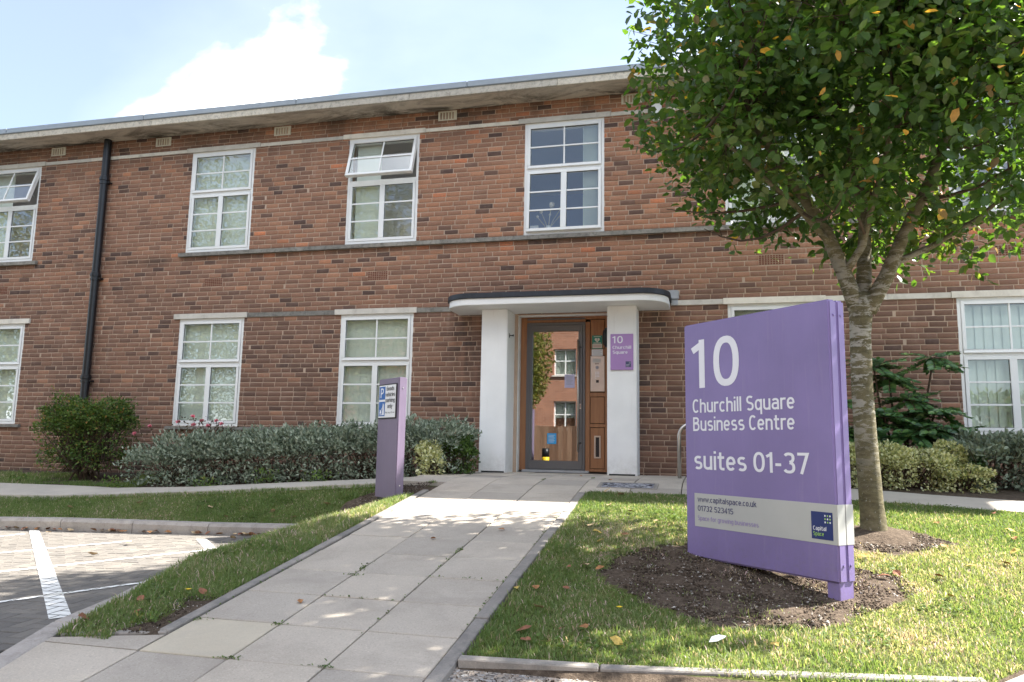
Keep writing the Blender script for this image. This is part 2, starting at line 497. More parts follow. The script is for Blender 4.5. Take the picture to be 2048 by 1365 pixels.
M['lilac_paper'] = simple('lilac_notice', (0.50, 0.48, 0.66), 0.6)
M['blue_sign_reflection'] = simple('blue_sign_reflection', (0.03, 0.30, 0.62), 0.5)
M['grey_print'] = simple('grey_print', (0.30, 0.30, 0.33), 0.7)
M['green_sign'] = simple('green_print', (0.012, 0.20, 0.13), 0.4)
M['red_print'] = simple('red_print', (0.45, 0.16, 0.13), 0.5)
M['cream_print'] = simple('cream_print', (0.66, 0.64, 0.55), 0.5)
M['purple'] = mat_purple('purple_paint', (0.205, 0.155, 0.345))
M['purple_post'] = mat_purple('faded_purple_paint', (0.18, 0.14, 0.21))
M['purple_plate'] = mat_purple('purple_plate', (0.36, 0.21, 0.46), 0.06)
M['band'] = simple('silver_grey_vinyl', (0.44, 0.44, 0.415), 0.42, 0.0, 0.4, 0.05, 3.0)
M['lettering'] = simple('white_vinyl', (0.74, 0.74, 0.78), 0.45)
M['navy_text'] = simple('navy_vinyl', (0.06, 0.06, 0.14), 0.45)
M['lilac_text'] = simple('lilac_vinyl', (0.30, 0.24, 0.44), 0.5)
M['navy'] = simple('navy_panel', (0.016, 0.028, 0.135), 0.35)
M['navy_faded'] = simple('faded_navy_panel', (0.06, 0.07, 0.14), 0.5)
M['lime'] = simple('lime_vinyl', (0.30, 0.52, 0.11), 0.5)
M['sign_blue'] = simple('traffic_blue', (0.012, 0.11, 0.38), 0.4)
M['air_cream'] = simple('cream_vent', (0.64, 0.61, 0.51), 0.7, 0, 0.3, 0.1, 12)
M['terracotta'] = simple('terracotta', (0.19, 0.072, 0.045), 0.85, 0, 0.2, 0.25, 20, 0.3, 80)
M['slab'] = mat_concrete('paving_slab', (0.40, 0.355, 0.30), (0.49, 0.44, 0.375), 0.45, (0.30, 0.265, 0.225), 1.6, 0.42, 2.2, 0.6)
M['slab_yellow'] = mat_concrete('buff_slab', (0.47, 0.415, 0.325), (0.54, 0.485, 0.385), 0.25, (0.34, 0.32, 0.28), 1.6, 0.18, 2.6, 0.5)
M['pavement'] = mat_concrete('pavement_concrete', (0.40, 0.365, 0.315), (0.48, 0.44, 0.385), 0.3, (0.27, 0.25, 0.23), 1.2, 0.15, 2.2, 0.4)
M['kerb'] = mat_concrete('kerb_concrete', (0.34, 0.31, 0.28), (0.44, 0.40, 0.365), 0.45, (0.15, 0.135, 0.12), 2.5, 0.3, 9.0, 0.5)
M['edging'] = mat_concrete('edging_concrete', (0.235, 0.215, 0.195), (0.335, 0.31, 0.28), 0.5, (0.12, 0.12, 0.115), 3.5, 0.3, 8.0, 0.6)
M['paver'] = mat_concrete('block_paver', (0.150, 0.138, 0.124), (0.205, 0.19, 0.17), 0.35, (0.10, 0.092, 0.082), 3.0, 0.3, 6.0, 0.6)
M['paint'] = mat_concrete('road_paint', (0.72, 0.72, 0.69), (0.82, 0.82, 0.79), 0.35, (0.42, 0.40, 0.37), 6.0, 0.15, 14.0, 0.4)
M['sand'] = simple('jointing_sand', (0.045, 0.042, 0.03), 0.95, 0, 0.1, 0.35, 14)
M['ground'] = mat_ground(); M['gravel'] = mat_gravel()
M['asphalt'] = simple('asphalt', (0.06, 0.06, 0.062), 0.9, 0, 0.2, 0.25, 6, 0.5, 160)
M['bark'] = mat_bark()
M['twig'] = simple('twig', (0.085, 0.06, 0.042), 0.85, 0, 0.2, 0.3, 20)
M['glass'] = mat_glass('window_glass', 2.1, (0.96, 0.98, 0.97))
M['door_glass'] = mat_glass('door_glass', 6.5, (0.62, 0.65, 0.65))
M['room'] = simple('painted_room', (0.78, 0.77, 0.75), 0.9)
M['room_blue_sky'] = simple('blue_room_wall_sky_tint', (0.22, 0.27, 0.62), 0.9)  # blue wall, saturated further to stand for sky reflected in the window
M['carpet'] = simple('carpet', (0.22, 0.22, 0.23), 0.95)
M['tree_leaf'] = mat_leaf('tree_leaf', [(0.0, (0.0327, 0.0698, 0.0215)), (0.35, (0.0581, 0.124, 0.032)), (0.62, (0.0998, 0.1627, 0.0463)), (0.82, (0.1816, 0.1938, 0.0712)), (0.9, (0.3085, 0.1938, 0.1068)), (0.955, (0.4721, 0.2324, 0.0712)), (1.0, (0.817, 0.5114, 0.0712))], 0.38, 0.48, 0.45, 'rnd', (1.6, 1.65, 0.45))
M['silver_leaf'] = mat_leaf('silver_leaf', [(0.0, (0.1216, 0.1597, 0.1062)), (0.5, (0.2433, 0.2915, 0.2124)), (1.0, (0.4293, 0.472, 0.3685))], 0.7, 0.15, 0.2, 'rnd', (1.0, 1.1, 0.8))
M['shrub_leaf'] = mat_leaf('shrub_leaf', [(0.0, (0.037, 0.071, 0.0176)), (0.5, (0.0924, 0.1635, 0.0353)), (0.9, (0.168, 0.2416, 0.0515)), (1.0, (0.336, 0.1705, 0.0588))], 0.5, 0.3, 0.35)
M['dark_leaf'] = mat_leaf('dark_glossy_leaf', [(0.0, (0.0398, 0.1048, 0.0367)), (0.6, (0.0994, 0.2184, 0.0683)), (1.0, (0.2487, 0.3786, 0.105))], 0.32, 0.2, 0.5)
M['yellow_leaf'] = mat_leaf('variegated_leaf', [(0.0, (0.2035, 0.2642, 0.1197)), (0.4, (0.6103, 0.5944, 0.291)), (1.0, (0.9, 0.9, 0.6504))], 0.45, 0.25, 0.35)
M['conifer'] = mat_leaf('mirrored_tree_leaf', [(0.0, (0.035, 0.06, 0.012)), (0.5, (0.10, 0.12, 0.022)), (1.0, (0.26, 0.22, 0.05))], 0.6, 0.35, 0.2)
M['grass'] = mat_leaf('grass_blade', [(0.0, (0.1034, 0.1754, 0.0609)), (0.45, (0.188, 0.2682, 0.0961)), (0.72, (0.3095, 0.3404, 0.1833)), (0.9, (0.5502, 0.4331, 0.3706)), (1.0, (0.8254, 0.598, 0.6542))], 0.6, 0.46, 0.2, 'rnd', (1.25, 1.25, 0.6))
M['rose_leaf'] = mat_leaf('rose_leaf', [(0.0, (0.05, 0.045, 0.022)), (0.6, (0.10, 0.065, 0.035)), (1.0, (0.16, 0.10, 0.05))], 0.5, 0.25, 0.3)
M['petal'] = simple('pink_petal', (0.86, 0.30, 0.36), 0.6, 0, 0.2, 0.2, 30)
M['opp_brick'] = None

# ================================================================== terrain
SLOPE = 0.13866
def Sp(y):
    y = np.asarray(y, float); v = y + 2.0; k = 0.5
    return 0.02 + SLOPE * np.where(v > k, 0, np.where(v < -k, v, -(v - k) ** 2 / (4 * k)))
def bayz(x, y):
    return -0.65 + 0.02 * (np.minimum(x, -1.2) + 3.5) + 0.035 * (np.asarray(y, float) + 3.43)
def ip(x, xs, ys): return np.interp(x, xs, ys)
def z_strip_low(x): return ip(x, [-12, -8, -6.73, -5.75, -4.73, -3.6, -2.2, -1.28, -0.5], [-.46, -.42, -.396, -.372, -.321, -.255, -.159, -.097, -.05])
def z_strip_up(x): return ip(x, [-12, -7.6, -5.4, -4.19, -2.66, -1.57, -.54], [-.33, -.292, -.294, -.245, -.142, -.074, 0.0])
def z_wall(x): return ip(x, [-12, -6, -0.9], [-.16, -.15, 0.01])
def z_kerb(x): return ip(x, [-12, -5.73, -4.56, -3.53, -2.55, -1.5], [-.70, -.567, -.535, -.524, -.514, -.488])
def crest_x(y): return ip(y, [-7.4, -6.84, -6.3, -5.7, -5.3, -4.6, -4.0, -3.4, -2.6], [-.90, -.95, -1.03, -1.12, -1.0, -.77, -.60, -.47, -.42])
def kerb_x(y): return ip(y, [-9, -7.6, -7.16, -6.6, -5.83, -5.54, -4.9, -4.2, -3.43], [-.80, -.994, -1.12, -1.22, -1.48, -1.55, -1.56, -1.50, -1.45])
def Lz(x, y):
    a = z_wall(x); b = z_strip_up(x); c = z_strip_low(x); d = z_kerb(x)
    return np.where(y > -1.6, a + (b - a) * np.clip(-y / 1.6, 0, 1),
           np.where(y > -2.4, b + (c - b) * np.clip((-y - 1.6) / 0.8, 0, 1), c - 0.03 * smooth(-2.4, -2.5, y) + (d - c) * np.clip((-y - 2.4) / 0.9, 0, 1)))
def H(x, y):
    """ground level of lawn and beds"""
    x = np.asarray(x, float); y = np.asarray(y, float)
    s = Sp(y); cx = crest_x(y); kx = kerb_x(y) + 0.14
    t = smooth(cx, cx - 0.9, x)
    far = s * (1 - t) + Lz(x, y) * t
    kt = bayz(kx, y) + 0.07
    u = np.clip((cx - x) / np.maximum(cx - kx, 0.02), 0, 1)
    near = np.where(x >= cx, s, s + (np.minimum(kt, s) - s) * u ** 1.4)
    near = np.where(x < kx, bayz(x, y) - 0.06, near)
    w = smooth(-3.5, -3.25, y)
    return near * (1 - w) + far * w

def in_poly(px, py, poly):
    poly = np.asarray(poly); n = len(poly); ins = np.zeros(np.shape(px), bool)
    j = n - 1
    for i in range(n):
        xi, yi = poly[i]; xj, yj = poly[j]
        c = ((yi > py) != (yj > py)) & (px < (xj - xi) * (py - yi) / (yj - yi + 1e-12) + xi)
        ins ^= c; j = i
    return ins
def wob(x, y, f=1.0, s=0.0):
    return (np.sin(x * 3.1 * f + 1.3 + s) + np.sin(y * 2.7 * f + 0.4 * x * f + s * 2) + np.sin((x + y) * 5.3 * f + 2.1 + s) * 0.6 + np.sin((x - 1.7 * y) * 8.7 * f + s) * 0.4) / 3.0

SOIL_SIGN = [(1.88, -5.55), (2.03, -5.08), (2.27, -4.80), (2.62, -4.68), (3.0, -4.95), (3.45, -5.10), (3.86, -5.30), (3.92, -5.62), (3.60, -6.02), (3.2, -6.40), (2.86, -6.52), (2.55, -6.36), (2.2, -6.08)]
SOIL_TREE = [(3.60, -4.30), (3.66, -4.62), (3.95, -4.74), (4.22, -4.60), (4.46, -4.36), (4.30, -4.12), (4.10, -3.98), (3.80, -4.02)]
def low_edge_r(x): return ip(x, [1.3, 4.1, 4.7, 5.4, 9], [-2.77, -2.79, -2.93, -3.10, -3.9])
def up_edge_r(x): return ip(x, [2.9, 4.2, 4.83, 5.6, 9], [-2.0, -2.12, -2.38, -2.58, -3.3])
def low_edge_l(x): return ip(x, [-12, -6.7, -5.7, -4.7, -1.3, -0.4], [-2.55, -2.42, -2.42, -2.40, -2.40, -2.42])
def up_edge_l(x): return ip(x, [-12, -7.6, -6.3, -5.4, -4.2, -1.6, -0.86], [-1.55, -1.58, -1.62, -1.74, -1.76, -1.72, -1.60])

def soil_mask(x, y):
    a = wob(x, y, 1.6) * 0.10
    e = wob(x, y, 4.5, 3.0) * 0.07 + wob(x, y, 11.0, 1.0) * 0.035
    m = in_poly(x + a * 1.3 + e, y + a * 0.9 - e, SOIL_SIGN) | in_poly(x + a * 0.6 + e, y + a * 0.5 - e, SOIL_TREE)
    m |= (((x + 0.78) / 0.62) ** 2 + ((y + 2.82) / 0.42) ** 2 + a * 3 < 1) & (x < -0.40)
    m |= (x < -0.38) & (x > -0.56 + a * .8) & (y < -6.6) & (y > -7.3)
    return m
def lawn_mask(x, y):
    right = (x > 1.40) & (y < low_edge_r(x) + 0.01) & (y > -7.13 + 0.05 * (x - 1.4) / 2.0)
    corner = (x > 3.9) & (y < -6.70 + (x - 4.12) * 0.85)
    verge = (x < -0.41) & (x > kerb_x(y) + 0.10) & (y > -7.30) & (y < -3.2)
    left = (x < -0.42) & (y > -3.29) & (y < low_edge_l(x) - 0.01)
    bedleft = (x < -5.3) & (y > -1.55 + 0.1 * wob(x, y)) & (y < -0.35) & (wob(x, y, 0.8, 1.0) > -0.25)
    return ((right & ~corner) | verge | left | bedleft) & ~soil_mask(x, y)

gx = np.arange(-14, 12.01, 0.08); gy = np.arange(-12.6, 0.33, 0.08)
GX, GY = np.meshgrid(gx, gy)
GZ = H(GX, GY)
path_area = (GX > -0.33) & (GX < 1.38)
land = ((GX > -0.9) & (GX < 3.0) & (GY > -2.8)) | ((GX < -0.3) & (GY > low_edge_l(GX) - 0.02) & (GY < up_edge_l(GX) + 0.02)) | ((GX > 1.3) & (GY > low_edge_r(GX)) & (GY < up_edge_r(GX)))
GZ = np.where(path_area | land | (GY < -7.2), GZ - 0.05, GZ)
sm_ = soil_mask(GX, GY)
GZ = GZ + np.where(sm_, 0.012 * wob(GX * 3, GY * 3, 2.0) + 0.01, 0)
tree_d = np.hypot(GX - 3.94, GY + 4.2)
GZ = GZ + 0.07 * np.exp(-(tree_d / 0.22) ** 2)
LAWN = lawn_mask(GX, GY).astype(float)
nx, ny = len(gx), len(gy)
idx = np.arange(nx * ny).reshape(ny, nx)
F = np.stack([idx[:-1, :-1], idx[:-1, 1:], idx[1:, 1:], idx[1:, :-1]], -1).reshape(-1, 4)
structure(link('lawn', np_mesh('lawn', np.stack([GX, GY, GZ], -1).reshape(-1, 3), F, {'lawn': LAWN.ravel()}, True), M['ground']))

# far ground: asphalt sheet that reaches the horizon, climbing to meet the path
mb = MB()
ys = [-8.9, -10, -11, -12, -12.6, -14, -60, -700]
for a, b in zip(ys[:-1], ys[1:]):
    za = float(max(Sp(a), -1.42)) + 0.012; zb = float(max(Sp(b), -1.42)) + 0.012
    X = 700 if b < -14 else 60
    mb.poly([(-X, b, zb), (X, b, zb), (X, a, za), (-X, a, za)])
structure(mb.build('road', M['asphalt']))
mb = MB()
for x0, x1, y0, y1 in ((-700, -13.9, -8.9, 700), (11.9, 700, -8.9, 700), (-13.9, 11.9, 5.6, 700)):
    mb.poly([(x0, y0, -0.55), (x1, y0, -0.55), (x1, y1, -0.55), (x0, y1, -0.55)])
structure(mb.build('ground', M['asphalt']))

# gravel strip in front of the lawn edging
mb = MB()
xs = np.linspace(1.36, 9, 20)
for i in range(19):
    for (ya, yb) in ((-9.2, -8.2), (-8.2, -7.1)):
        q = [(xs[i], ya), (xs[i + 1], ya), (xs[i + 1], yb), (xs[i], yb)]
        mb.poly([(x, y, float(Sp(y)) - 0.028) for x, y in q])
structure(mb.build('gravel_strip', M['gravel']))

# continuous pavement left and right of the landing
def strip(name, xs, lo, up, zl, zu, drop=0.10):
    mb = MB(); n = 5
    for i in range(len(xs) - 1):
        for k in range(n):
            def P(x, t):
                return (x, lo(x) + (up(x) - lo(x)) * t, zl(x) + (zu(x) - zl(x)) * t)
            mb.poly([P(xs[i], k / n), P(xs[i + 1], k / n), P(xs[i + 1], (k + 1) / n), P(xs[i], (k + 1) / n)])
        a = (xs[i], lo(xs[i]), zl(xs[i])); b = (xs[i + 1], lo(xs[i + 1]), zl(xs[i + 1]))
        mb.poly([(a[0], a[1], a[2] - drop), (b[0], b[1], b[2] - drop), b, a])
    return structure(mb.build(name, M['pavement'], smooth_=False))
f_ = lambda g: (lambda x: float(g(x)))
strip('pavement_left', list(np.linspace(-12, -0.86, 60)), f_(low_edge_l), f_(up_edge_l), lambda x: float(z_strip_low(x)) + .015, lambda x: float(z_strip_up(x)) + .015)
strip('pavement_right', list(np.linspace(2.925, 9, 30)), f_(low_edge_r), f_(up_edge_r), lambda x: float(Sp(low_edge_r(x))) + .008, lambda x: float(Sp(up_edge_r(x))) + .008)

# paving slabs of the ramp and the landing, one by one
mb = MB()
mb.prism([(-0.88, -10.6), (1.33, -10.6), (1.33, -2.78), (2.94, -2.78), (2.94, 0.18), (-0.88, 0.18), (-0.88, -2.42), (-0.34, -2.42), (-0.34, -7.2), (-0.88, -7.3)],
         -1.6, [float(Sp(y)) - 0.022 for y in (-10.6, -10.6, -2.78, -2.78, .18, .18, -2.42, -2.42, -7.2, -7.3)])
# the bed is laid as short cross strips so that it follows the ramp
mb = MB()
yy = list(np.arange(-10.6, 0.19, 0.3)) + [0.18]
for a, b in zip(yy[:-1], yy[1:]):
    x0 = -1.06 if b <= -7.25 else -0.88 if a >= -2.45 else -0.34
    x1 = 2.94 if a >= -2.8 else 1.33
    mb.poly([(x0, a, float(Sp(a)) - .02), (x1, a, float(Sp(a)) - .02), (x1, b, float(Sp(b)) - .02), (x0, b, float(Sp(b)) - .02)])
path = structure(mb.build('path', M['sand']))
def slab(x0, x1, y0, y1, mat):
    g = 0.0045; c = 0.004
    x0 += g; x1 -= g; y0 += g; y1 -= g
    dz = random.uniform(-0.0025, 0.0025); cx, cy = (x0 + x1) / 2, (y0 + y1) / 2; cz = float(Sp(cy))
    def z(y, d): return float(Sp(y)) + d + dz - cz
    V = []
    for (ex, d) in ((0, -0.05), (0, -c), (c, 0)):
        for (x, y) in ((x0 + ex, y0 + ex), (x1 - ex, y0 + ex), (x1 - ex, y1 - ex), (x0 + ex, y1 - ex)):
            V.append((x - cx, y - cy, z(y, d)))
    Fs = [(8, 9, 10, 11)]
    for k in range(4):
        j = (k + 1) % 4
        Fs += [(k, j, 4 + j, 4 + k), (4 + k, 4 + j, 8 + j, 8 + k)]
    me = bpy.data.meshes.new('slab'); me.from_pydata(V, [], Fs); me.update()
    link('slab', me, mat, path, (cx, cy, cz))
XS = [-0.86, -0.325, 0.215, 0.755, 1.298, 1.84, 2.38, 2.92]
ROW = 0.498
rows = [-7.39 + ROW * k for k in range(-6, 16)]
yellow = {(0, -7.39 ), (1, -7.39)}
for k in range(-6, 15):
    y0 = -7.39 + ROW * k; y1 = y0 + ROW
    if y1 < -2.4:
        cols = [1, 2, 3]
        if y1 <= -7.3: cols = [0] + cols
    else:
        cols = list(range(7))
    for c in cols:
        x0, x1 = XS[c], XS[c + 1]
        if c == 0 and y1 < -7.2: x0 = -1.02
        a, b = y0, y1
        if c >= 4: a = max(a, -2.76)
        if b > 0.16: b = 0.16
        if b - a < 0.05: continue
        if c == 4 and -2.2 < a + 0.25 < -1.9 and False: continue
        m = M['slab']
        if c == 1 and k in (0, -2) or (c == 1 and k == -1) or (c == 0 and k == -2): m = M['slab_yellow'] if k != -1 else M['slab']
        slab(x0, x1, a, b, m)
for c in range(4, 7):
    slab(XS[c], XS[c + 1], -2.76, -2.412, M['slab'])
m = MB(); cs = [(-1.0, -7.384), (-.335, -7.384), (-.335, -7.172), (-1.0, -7.345)]
m.prism(cs, [float(Sp(y)) - .05 for x, y in cs], [float(Sp(y)) for x, y in cs]); m.build('slab', M['slab'], path)

# narrow concrete edgings
def edging(name, pts, w, top, mat, parent=None, depth=0.12, n=None):
    """strip of short concrete lengths along pts (x,y); top(x,y) gives the level; offset to the left of travel by w"""
    root = None
    for i in range(len(pts) - 1):
        a = Vector(pts[i] + (0,)); b = Vector(pts[i + 1] + (0,)); d = (b - a); L = d.length; d.normalize()
        nrm = Vector((-d.y, d.x, 0)) * w
        k = max(1, int(round(L / 0.9)))
        for j in range(k):
            p = a + d * (L * j / k + 0.004); q = a + d * (L * (j + 1) / k - 0.004)
            cs = [p, q, q + nrm, p + nrm]
            dz = random.uniform(-0.004, 0.004)
            zs = [float(top(c.x, c.y)) + dz for c in cs]
            m = MB(); m.prism([(c.x, c.y) for c in cs], [z - depth for z in zs], zs)
            o = m.build(name if root is None else 'edging_stone', mat, root, None, False, 0.006, 1)
            if root is None:
                root = structure(o)
    return root
edging('path_edging_left', [(-0.335, -7.14), (-0.335, -5.0), (-0.335, -2.93)], 0.07, lambda x, y: Sp(y) + 0.014, M['edging'])
edging('path_edging_right', [(1.385, -10.4), (1.385, -2.80)], 0.082, lambda x, y: Sp(y) + 0.010, M['edging'])
edging('verge_end_edging', [(-0.92, -7.30), (-0.34, -7.15)], 0.05, lambda x, y: Sp(y) + 0.006, M['edging'])
edging('lawn_edging', [(1.39, -7.20), (2.1, -7.16), (2.81, -7.08), (3.86, -6.95)], 0.055, lambda x, y: Sp(y) + 0.016, M['edging'])
mb = MB(); mb.prism([(3.90, -9.2), (9.0, -9.2), (9.0, -2.6 - 0.2), (4.16, -6.70), (3.92, -6.92)], [float(Sp(y)) - .15 for y in (-9.2, -9.2, -2.8, -6.7, -6.92)], [float(Sp(y)) + .004 for y in (-9.2, -9.2, -2.8, -6.7, -6.92)])
structure(mb.build('front_pavement', M['pavement']))

# kerbs round the parking bay
kroot = None
kx0 = -11.6
while kx0 < -1.35:
    kx1 = min(kx0 + 0.985, -1.33)
    m = MB()
    P0, P1 = kx0 + .005, kx1 - .005
    prof = lambda x: [(-3.43, float(bayz(x, -3.43)) - 0.15), (-3.43, float(z_kerb(x)) - 0.035), (-3.405, float(z_kerb(x)) - 0.004), (-3.30, float(z_kerb(x)) + 0.003), (-3.30, float(bayz(x, -3.43)) - 0.15)]
    A = [(P0, y, z) for y, z in prof(P0)]; B = [(P1, y, z) for y, z in prof(P1)]
    for k in range(5):
        j = (k + 1) % 5
        m.poly([A[k], B[k], B[j], A[j]])
    m.poly(list(reversed(A))); m.poly(B)
    o = m.build('kerb' if kroot is None else 'kerbstone', M['kerb'], kroot)
    if kroot is None: kroot = structure(o)
    kx0 = kx1
nroot = None
yk = list(np.arange(-9.0, -3.4, 0.62))
for a, b in zip(yk[:-1], yk[1:]):
    a2, b2 = a + .004, b - .004
    cs = [(float(kerb_x(a2)), a2), (float(kerb_x(a2)) + .135, a2), (float(kerb_x(b2)) + .135, b2), (float(kerb_x(b2)), b2)]
    tz = []
    for (x, y) in cs:
        k_ = float(smooth(-7.25, -6.7, y)); tz.append(float((Sp(y) + .008) * (1 - k_) + (bayz(x, y) + 0.055) * k_))
    m = MB(); m.prism(cs, [z - .2 for z in tz], tz)
    o = m.build('bay_kerb' if nroot is None else 'kerbstone', M['kerb'], nroot, None, False, 0.008, 1)
    if nroot is None: nroot = structure(o)

# parking bay: herringbone block paving
mb = MB()
for (x0, x1) in ((-11, -7), (-7, -4), (-4, -1.2), (-1.2, -0.7)):
    ysb = [-9.2, -7.6, -6.6, -5.5, -4.5, -3.40]
    for a, b in zip(ysb[:-1], ysb[1:]):
        lim = lambda v, y: min(v, float(kerb_x(y)) + .05)
        if x0 > float(kerb_x(a)): continue
        mb.poly([(x, y, float(bayz(x, y)) - 0.011) for x, y in ((x0, a), (lim(x1, a), a), (lim(x1, b), b), (x0, b))])
bay = structure(mb.build('parking_bay', M['sand']))
PV = 0.0965
pavers = []
for a in range(-76, 6):
    for b in range(-96, -34):
        d = (a - b) % 4
        if d == 0: r = (a * PV, (a + 2) * PV, b * PV, (b + 1) * PV)
        elif d == 3: r = (a * PV, (a + 1) * PV, b * PV, (b + 2) * PV)
        else: continue
        cx, cy = (r[0] + r[1]) / 2, (r[2] + r[3]) / 2
        if cy > -3.44 or cy < -8.9 or cx > kerb_x(cy) + 0.03: continue
        pavers.append((r, cx, cy))
def view_px(p):
    d = np.asarray(p, float) - CAM
    z = d @ np.array(_f)
    return 512 + 762.3 * (d @ np.array(_r)) / z, 341 - 762.3 * (d @ np.array(_u)) / z
def pv_key(t):
    x, y = view_px((t[1], t[2], float(bayz(t[1], t[2]))))
    vis = (-6 < x < 1030) and (y < 690)
    return (not vis, math.hypot(t[1] - CAM[0], t[2] - CAM[1]))
pavers.sort(key=pv_key)
def paver_verts(w, h, j):
    V = []
    for (e, z) in ((0.0025, -0.03), (0.0025, -0.004), (0.006, 0.0)):
        V += [(-w / 2 + e, -h / 2 + e, z), (w / 2 - e, -h / 2 + e, z), (w / 2 - e, h / 2 - e, z), (-w / 2 + e, h / 2 - e, z)]
    return V
PF = [(8, 9, 10, 11)] + [q for k in range(4) for q in ((k, (k + 1) % 4, 4 + (k + 1) % 4, 4 + k), (4 + k, 4 + (k + 1) % 4, 8 + (k + 1) % 4, 8 + k))]
pm = {}
for key, (w, h) in {'h': (2 * PV, PV), 'v': (PV, 2 * PV)}.items():
    me = bpy.data.meshes.new('paver'); me.from_pydata(paver_verts(w, h, 0), [], PF); me.materials.append(M['paver']); me.update(); pm[key] = me
jv, jf = [], []
for i, (r, cx, cy) in enumerate(pavers):
    z = float(bayz(cx, cy)) + random.uniform(-0.002, 0.002)
    hz = 'h' if r[1] - r[0] > PV * 1.5 else 'v'
    if i < 300:
        o = link('paver', pm[hz], None, bay, (cx, cy, z)); o.rotation_euler = (0.035, -0.02 if cx < -1.2 else 0, random.uniform(-.01, .01))
    else:
        b = len(jv)
        for v in paver_verts(r[1] - r[0], r[3] - r[2], 0):
            jv.append((cx + v[0], cy + v[1], float(bayz(cx + v[0], cy + v[1])) + v[2] + z - float(bayz(cx, cy))))
        jf += [tuple(b + k for k in q) for q in PF]
me = bpy.data.meshes.new('block_paving'); me.from_pydata(jv, [], jf); me.update()
stuff(link('block_paving', me, M['paver'], bay))

# painted lines, laid on the tops of the pavers so the joints stay open
def clip(poly, q):
    n = len(q)
    for i in range(n):
        a, b = q[i], q[(i + 1) % n]
        out = []
        for k in range(len(poly)):
            p, c = poly[k - 1], poly[k]
            sp = (b[0] - a[0]) * (p[1] - a[1]) - (b[1] - a[1]) * (p[0] - a[0])
            sc = (b[0] - a[0]) * (c[1] - a[1]) - (b[1] - a[1]) * (c[0] - a[0])
            if (sp >= 0) != (sc >= 0):
                t = sp / (sp - sc); out.append((p[0] + (c[0] - p[0]) * t, p[1] + (c[1] - p[1]) * t))
            if sc >= 0: out.append(c)
        poly = out
        if len(poly) < 3: return []
    return poly
def paint_line(q):
    if sum(q[i][0] * q[(i + 1) % 4][1] - q[(i + 1) % 4][0] * q[i][1] for i in range(4)) < 0: q = q[::-1]
    m = MB()
    for (r, cx, cy) in pavers:
        if not (min(p[0] for p in q) - .2 < cx < max(p[0] for p in q) + .2 and min(p[1] for p in q) - .2 < cy < max(p[1] for p in q) + .2): continue
        e = 0.006
        pl = clip([(r[0] + e, r[2] + e), (r[1] - e, r[2] + e), (r[1] - e, r[3] - e), (r[0] + e, r[3] - e)], q)
        if pl: m.poly([(x, y, float(bayz(x, y)) + 0.0045) for x, y in pl])
    if m.f: m.build('painted_line', M['paint'], bay)
paint_line([(-5.05, -3.52), (-4.93, -3.50), (-1.255, -6.86), (-1.335, -6.955)])
paint_line([(-2.61, -3.80), (-2.49, -3.79), (-1.40, -4.95), (-1.40, -5.12)])
def thin(a, b, w=0.055):
    d = np.array(b) - np.array(a); d /= np.linalg.norm(d); n = np.array((-d[1], d[0])) * w / 2
    paint_line([tuple(np.array(a) - n), tuple(np.array(b) - n), tuple(np.array(b) + n), tuple(np.array(a) + n)])
thin((-5.4, -5.1), (-4.86, -3.76)); thin((-4.9, -6.1), (-3.22, -4.02)); thin((-4.0, -6.9), (-1.98, -4.33)); thin((-2.9, -7.85), (-1.47, -5.74))

# manhole tray in the landing
mh = thing('manhole_cover', 'recessed rectangular manhole cover with worn dark tray in the paving before the porch', 'manhole cover', (1.79, -2.31, float(Sp(-2.31))))
m = MB()
z0 = 0.008
def mhz(y): return float(Sp(y - 2.31) - Sp(-2.31))
for (x0, x1, y0, y1) in ((-.33, .33, -.19, -.165), (-.33, .33, .165, .19), (-.33, -.29, -.165, .165), (.29, .33, -.165, .165)):
    m.prism([(x0, y0), (x1, y0), (x1, y1), (x0, y1)], [mhz(y) - .02 for y in (y0, y0, y1, y1)], [mhz(y) + z0 for y in (y0, y0, y1, y1)])
m.build('frame', M['edging'], mh)
t = NT('worn_tray'); v = t.noise(14, 6, 0.75, None, 1.2)
tray_m = t.done(t.pbr(t.ramp(v, [(0.42, (0.02, 0.02, 0.025)), (0.5, (0.20, 0.21, 0.25)), (0.62, (0.55, 0.55, 0.56))]), 0.6, 0.2, 0.4, t.bump(v, 0.5, 0.004)))
m = MB(); m.poly([(-.285, -.16, mhz(-.16) + .005), (.285, -.16, mhz(-.16) + .005), (.285, .16, mhz(.16) + .005), (-.285, .16, mhz(.16) + .005)])
m.build('tray', tray_m, mh)
for sx in (-.25, .25):
    m = MB(); m.box(sx - .02, sx + .02, -.012, .012, mhz(0) + .006, mhz(0) + .012); m.build('lifting_key_slot', M['black'], mh)

# moss and grit in the joints of the ramp
g = np.random.default_rng(303); P = []
for (x, y, n, rx, ry) in ((.755, -5.22, 34, .012, .05), (.755, -5.6, 16, .008, .12), (.215, -5.78, 40, .014, .07), (.215, -5.95, 24, .03, .012), (.215, -6.9, 22, .02, .012), (-.322, -6.92, 30, .05, .02), (1.295, -6.2, 50, .010, .35), (1.295, -4.6, 40, .010, .4), (.755, -7.385, 26, .05, .010), (.215, -7.385, 30, .05, .012), (-.325, -6.2, 40, .010, .5), (.755, -6.6, 20, .006, .3), (.4, -6.39, 20, .2, .006), (1.0, -5.88, 16, .2, .006), (.755, -2.0, 16, .01, .06), (1.30, -1.6, 14, .01, .1)):
    P.append(np.stack([x + g.normal(size=n) * rx, y + g.normal(size=n) * ry], -1))
MOSS_XY = np.concatenate(P)

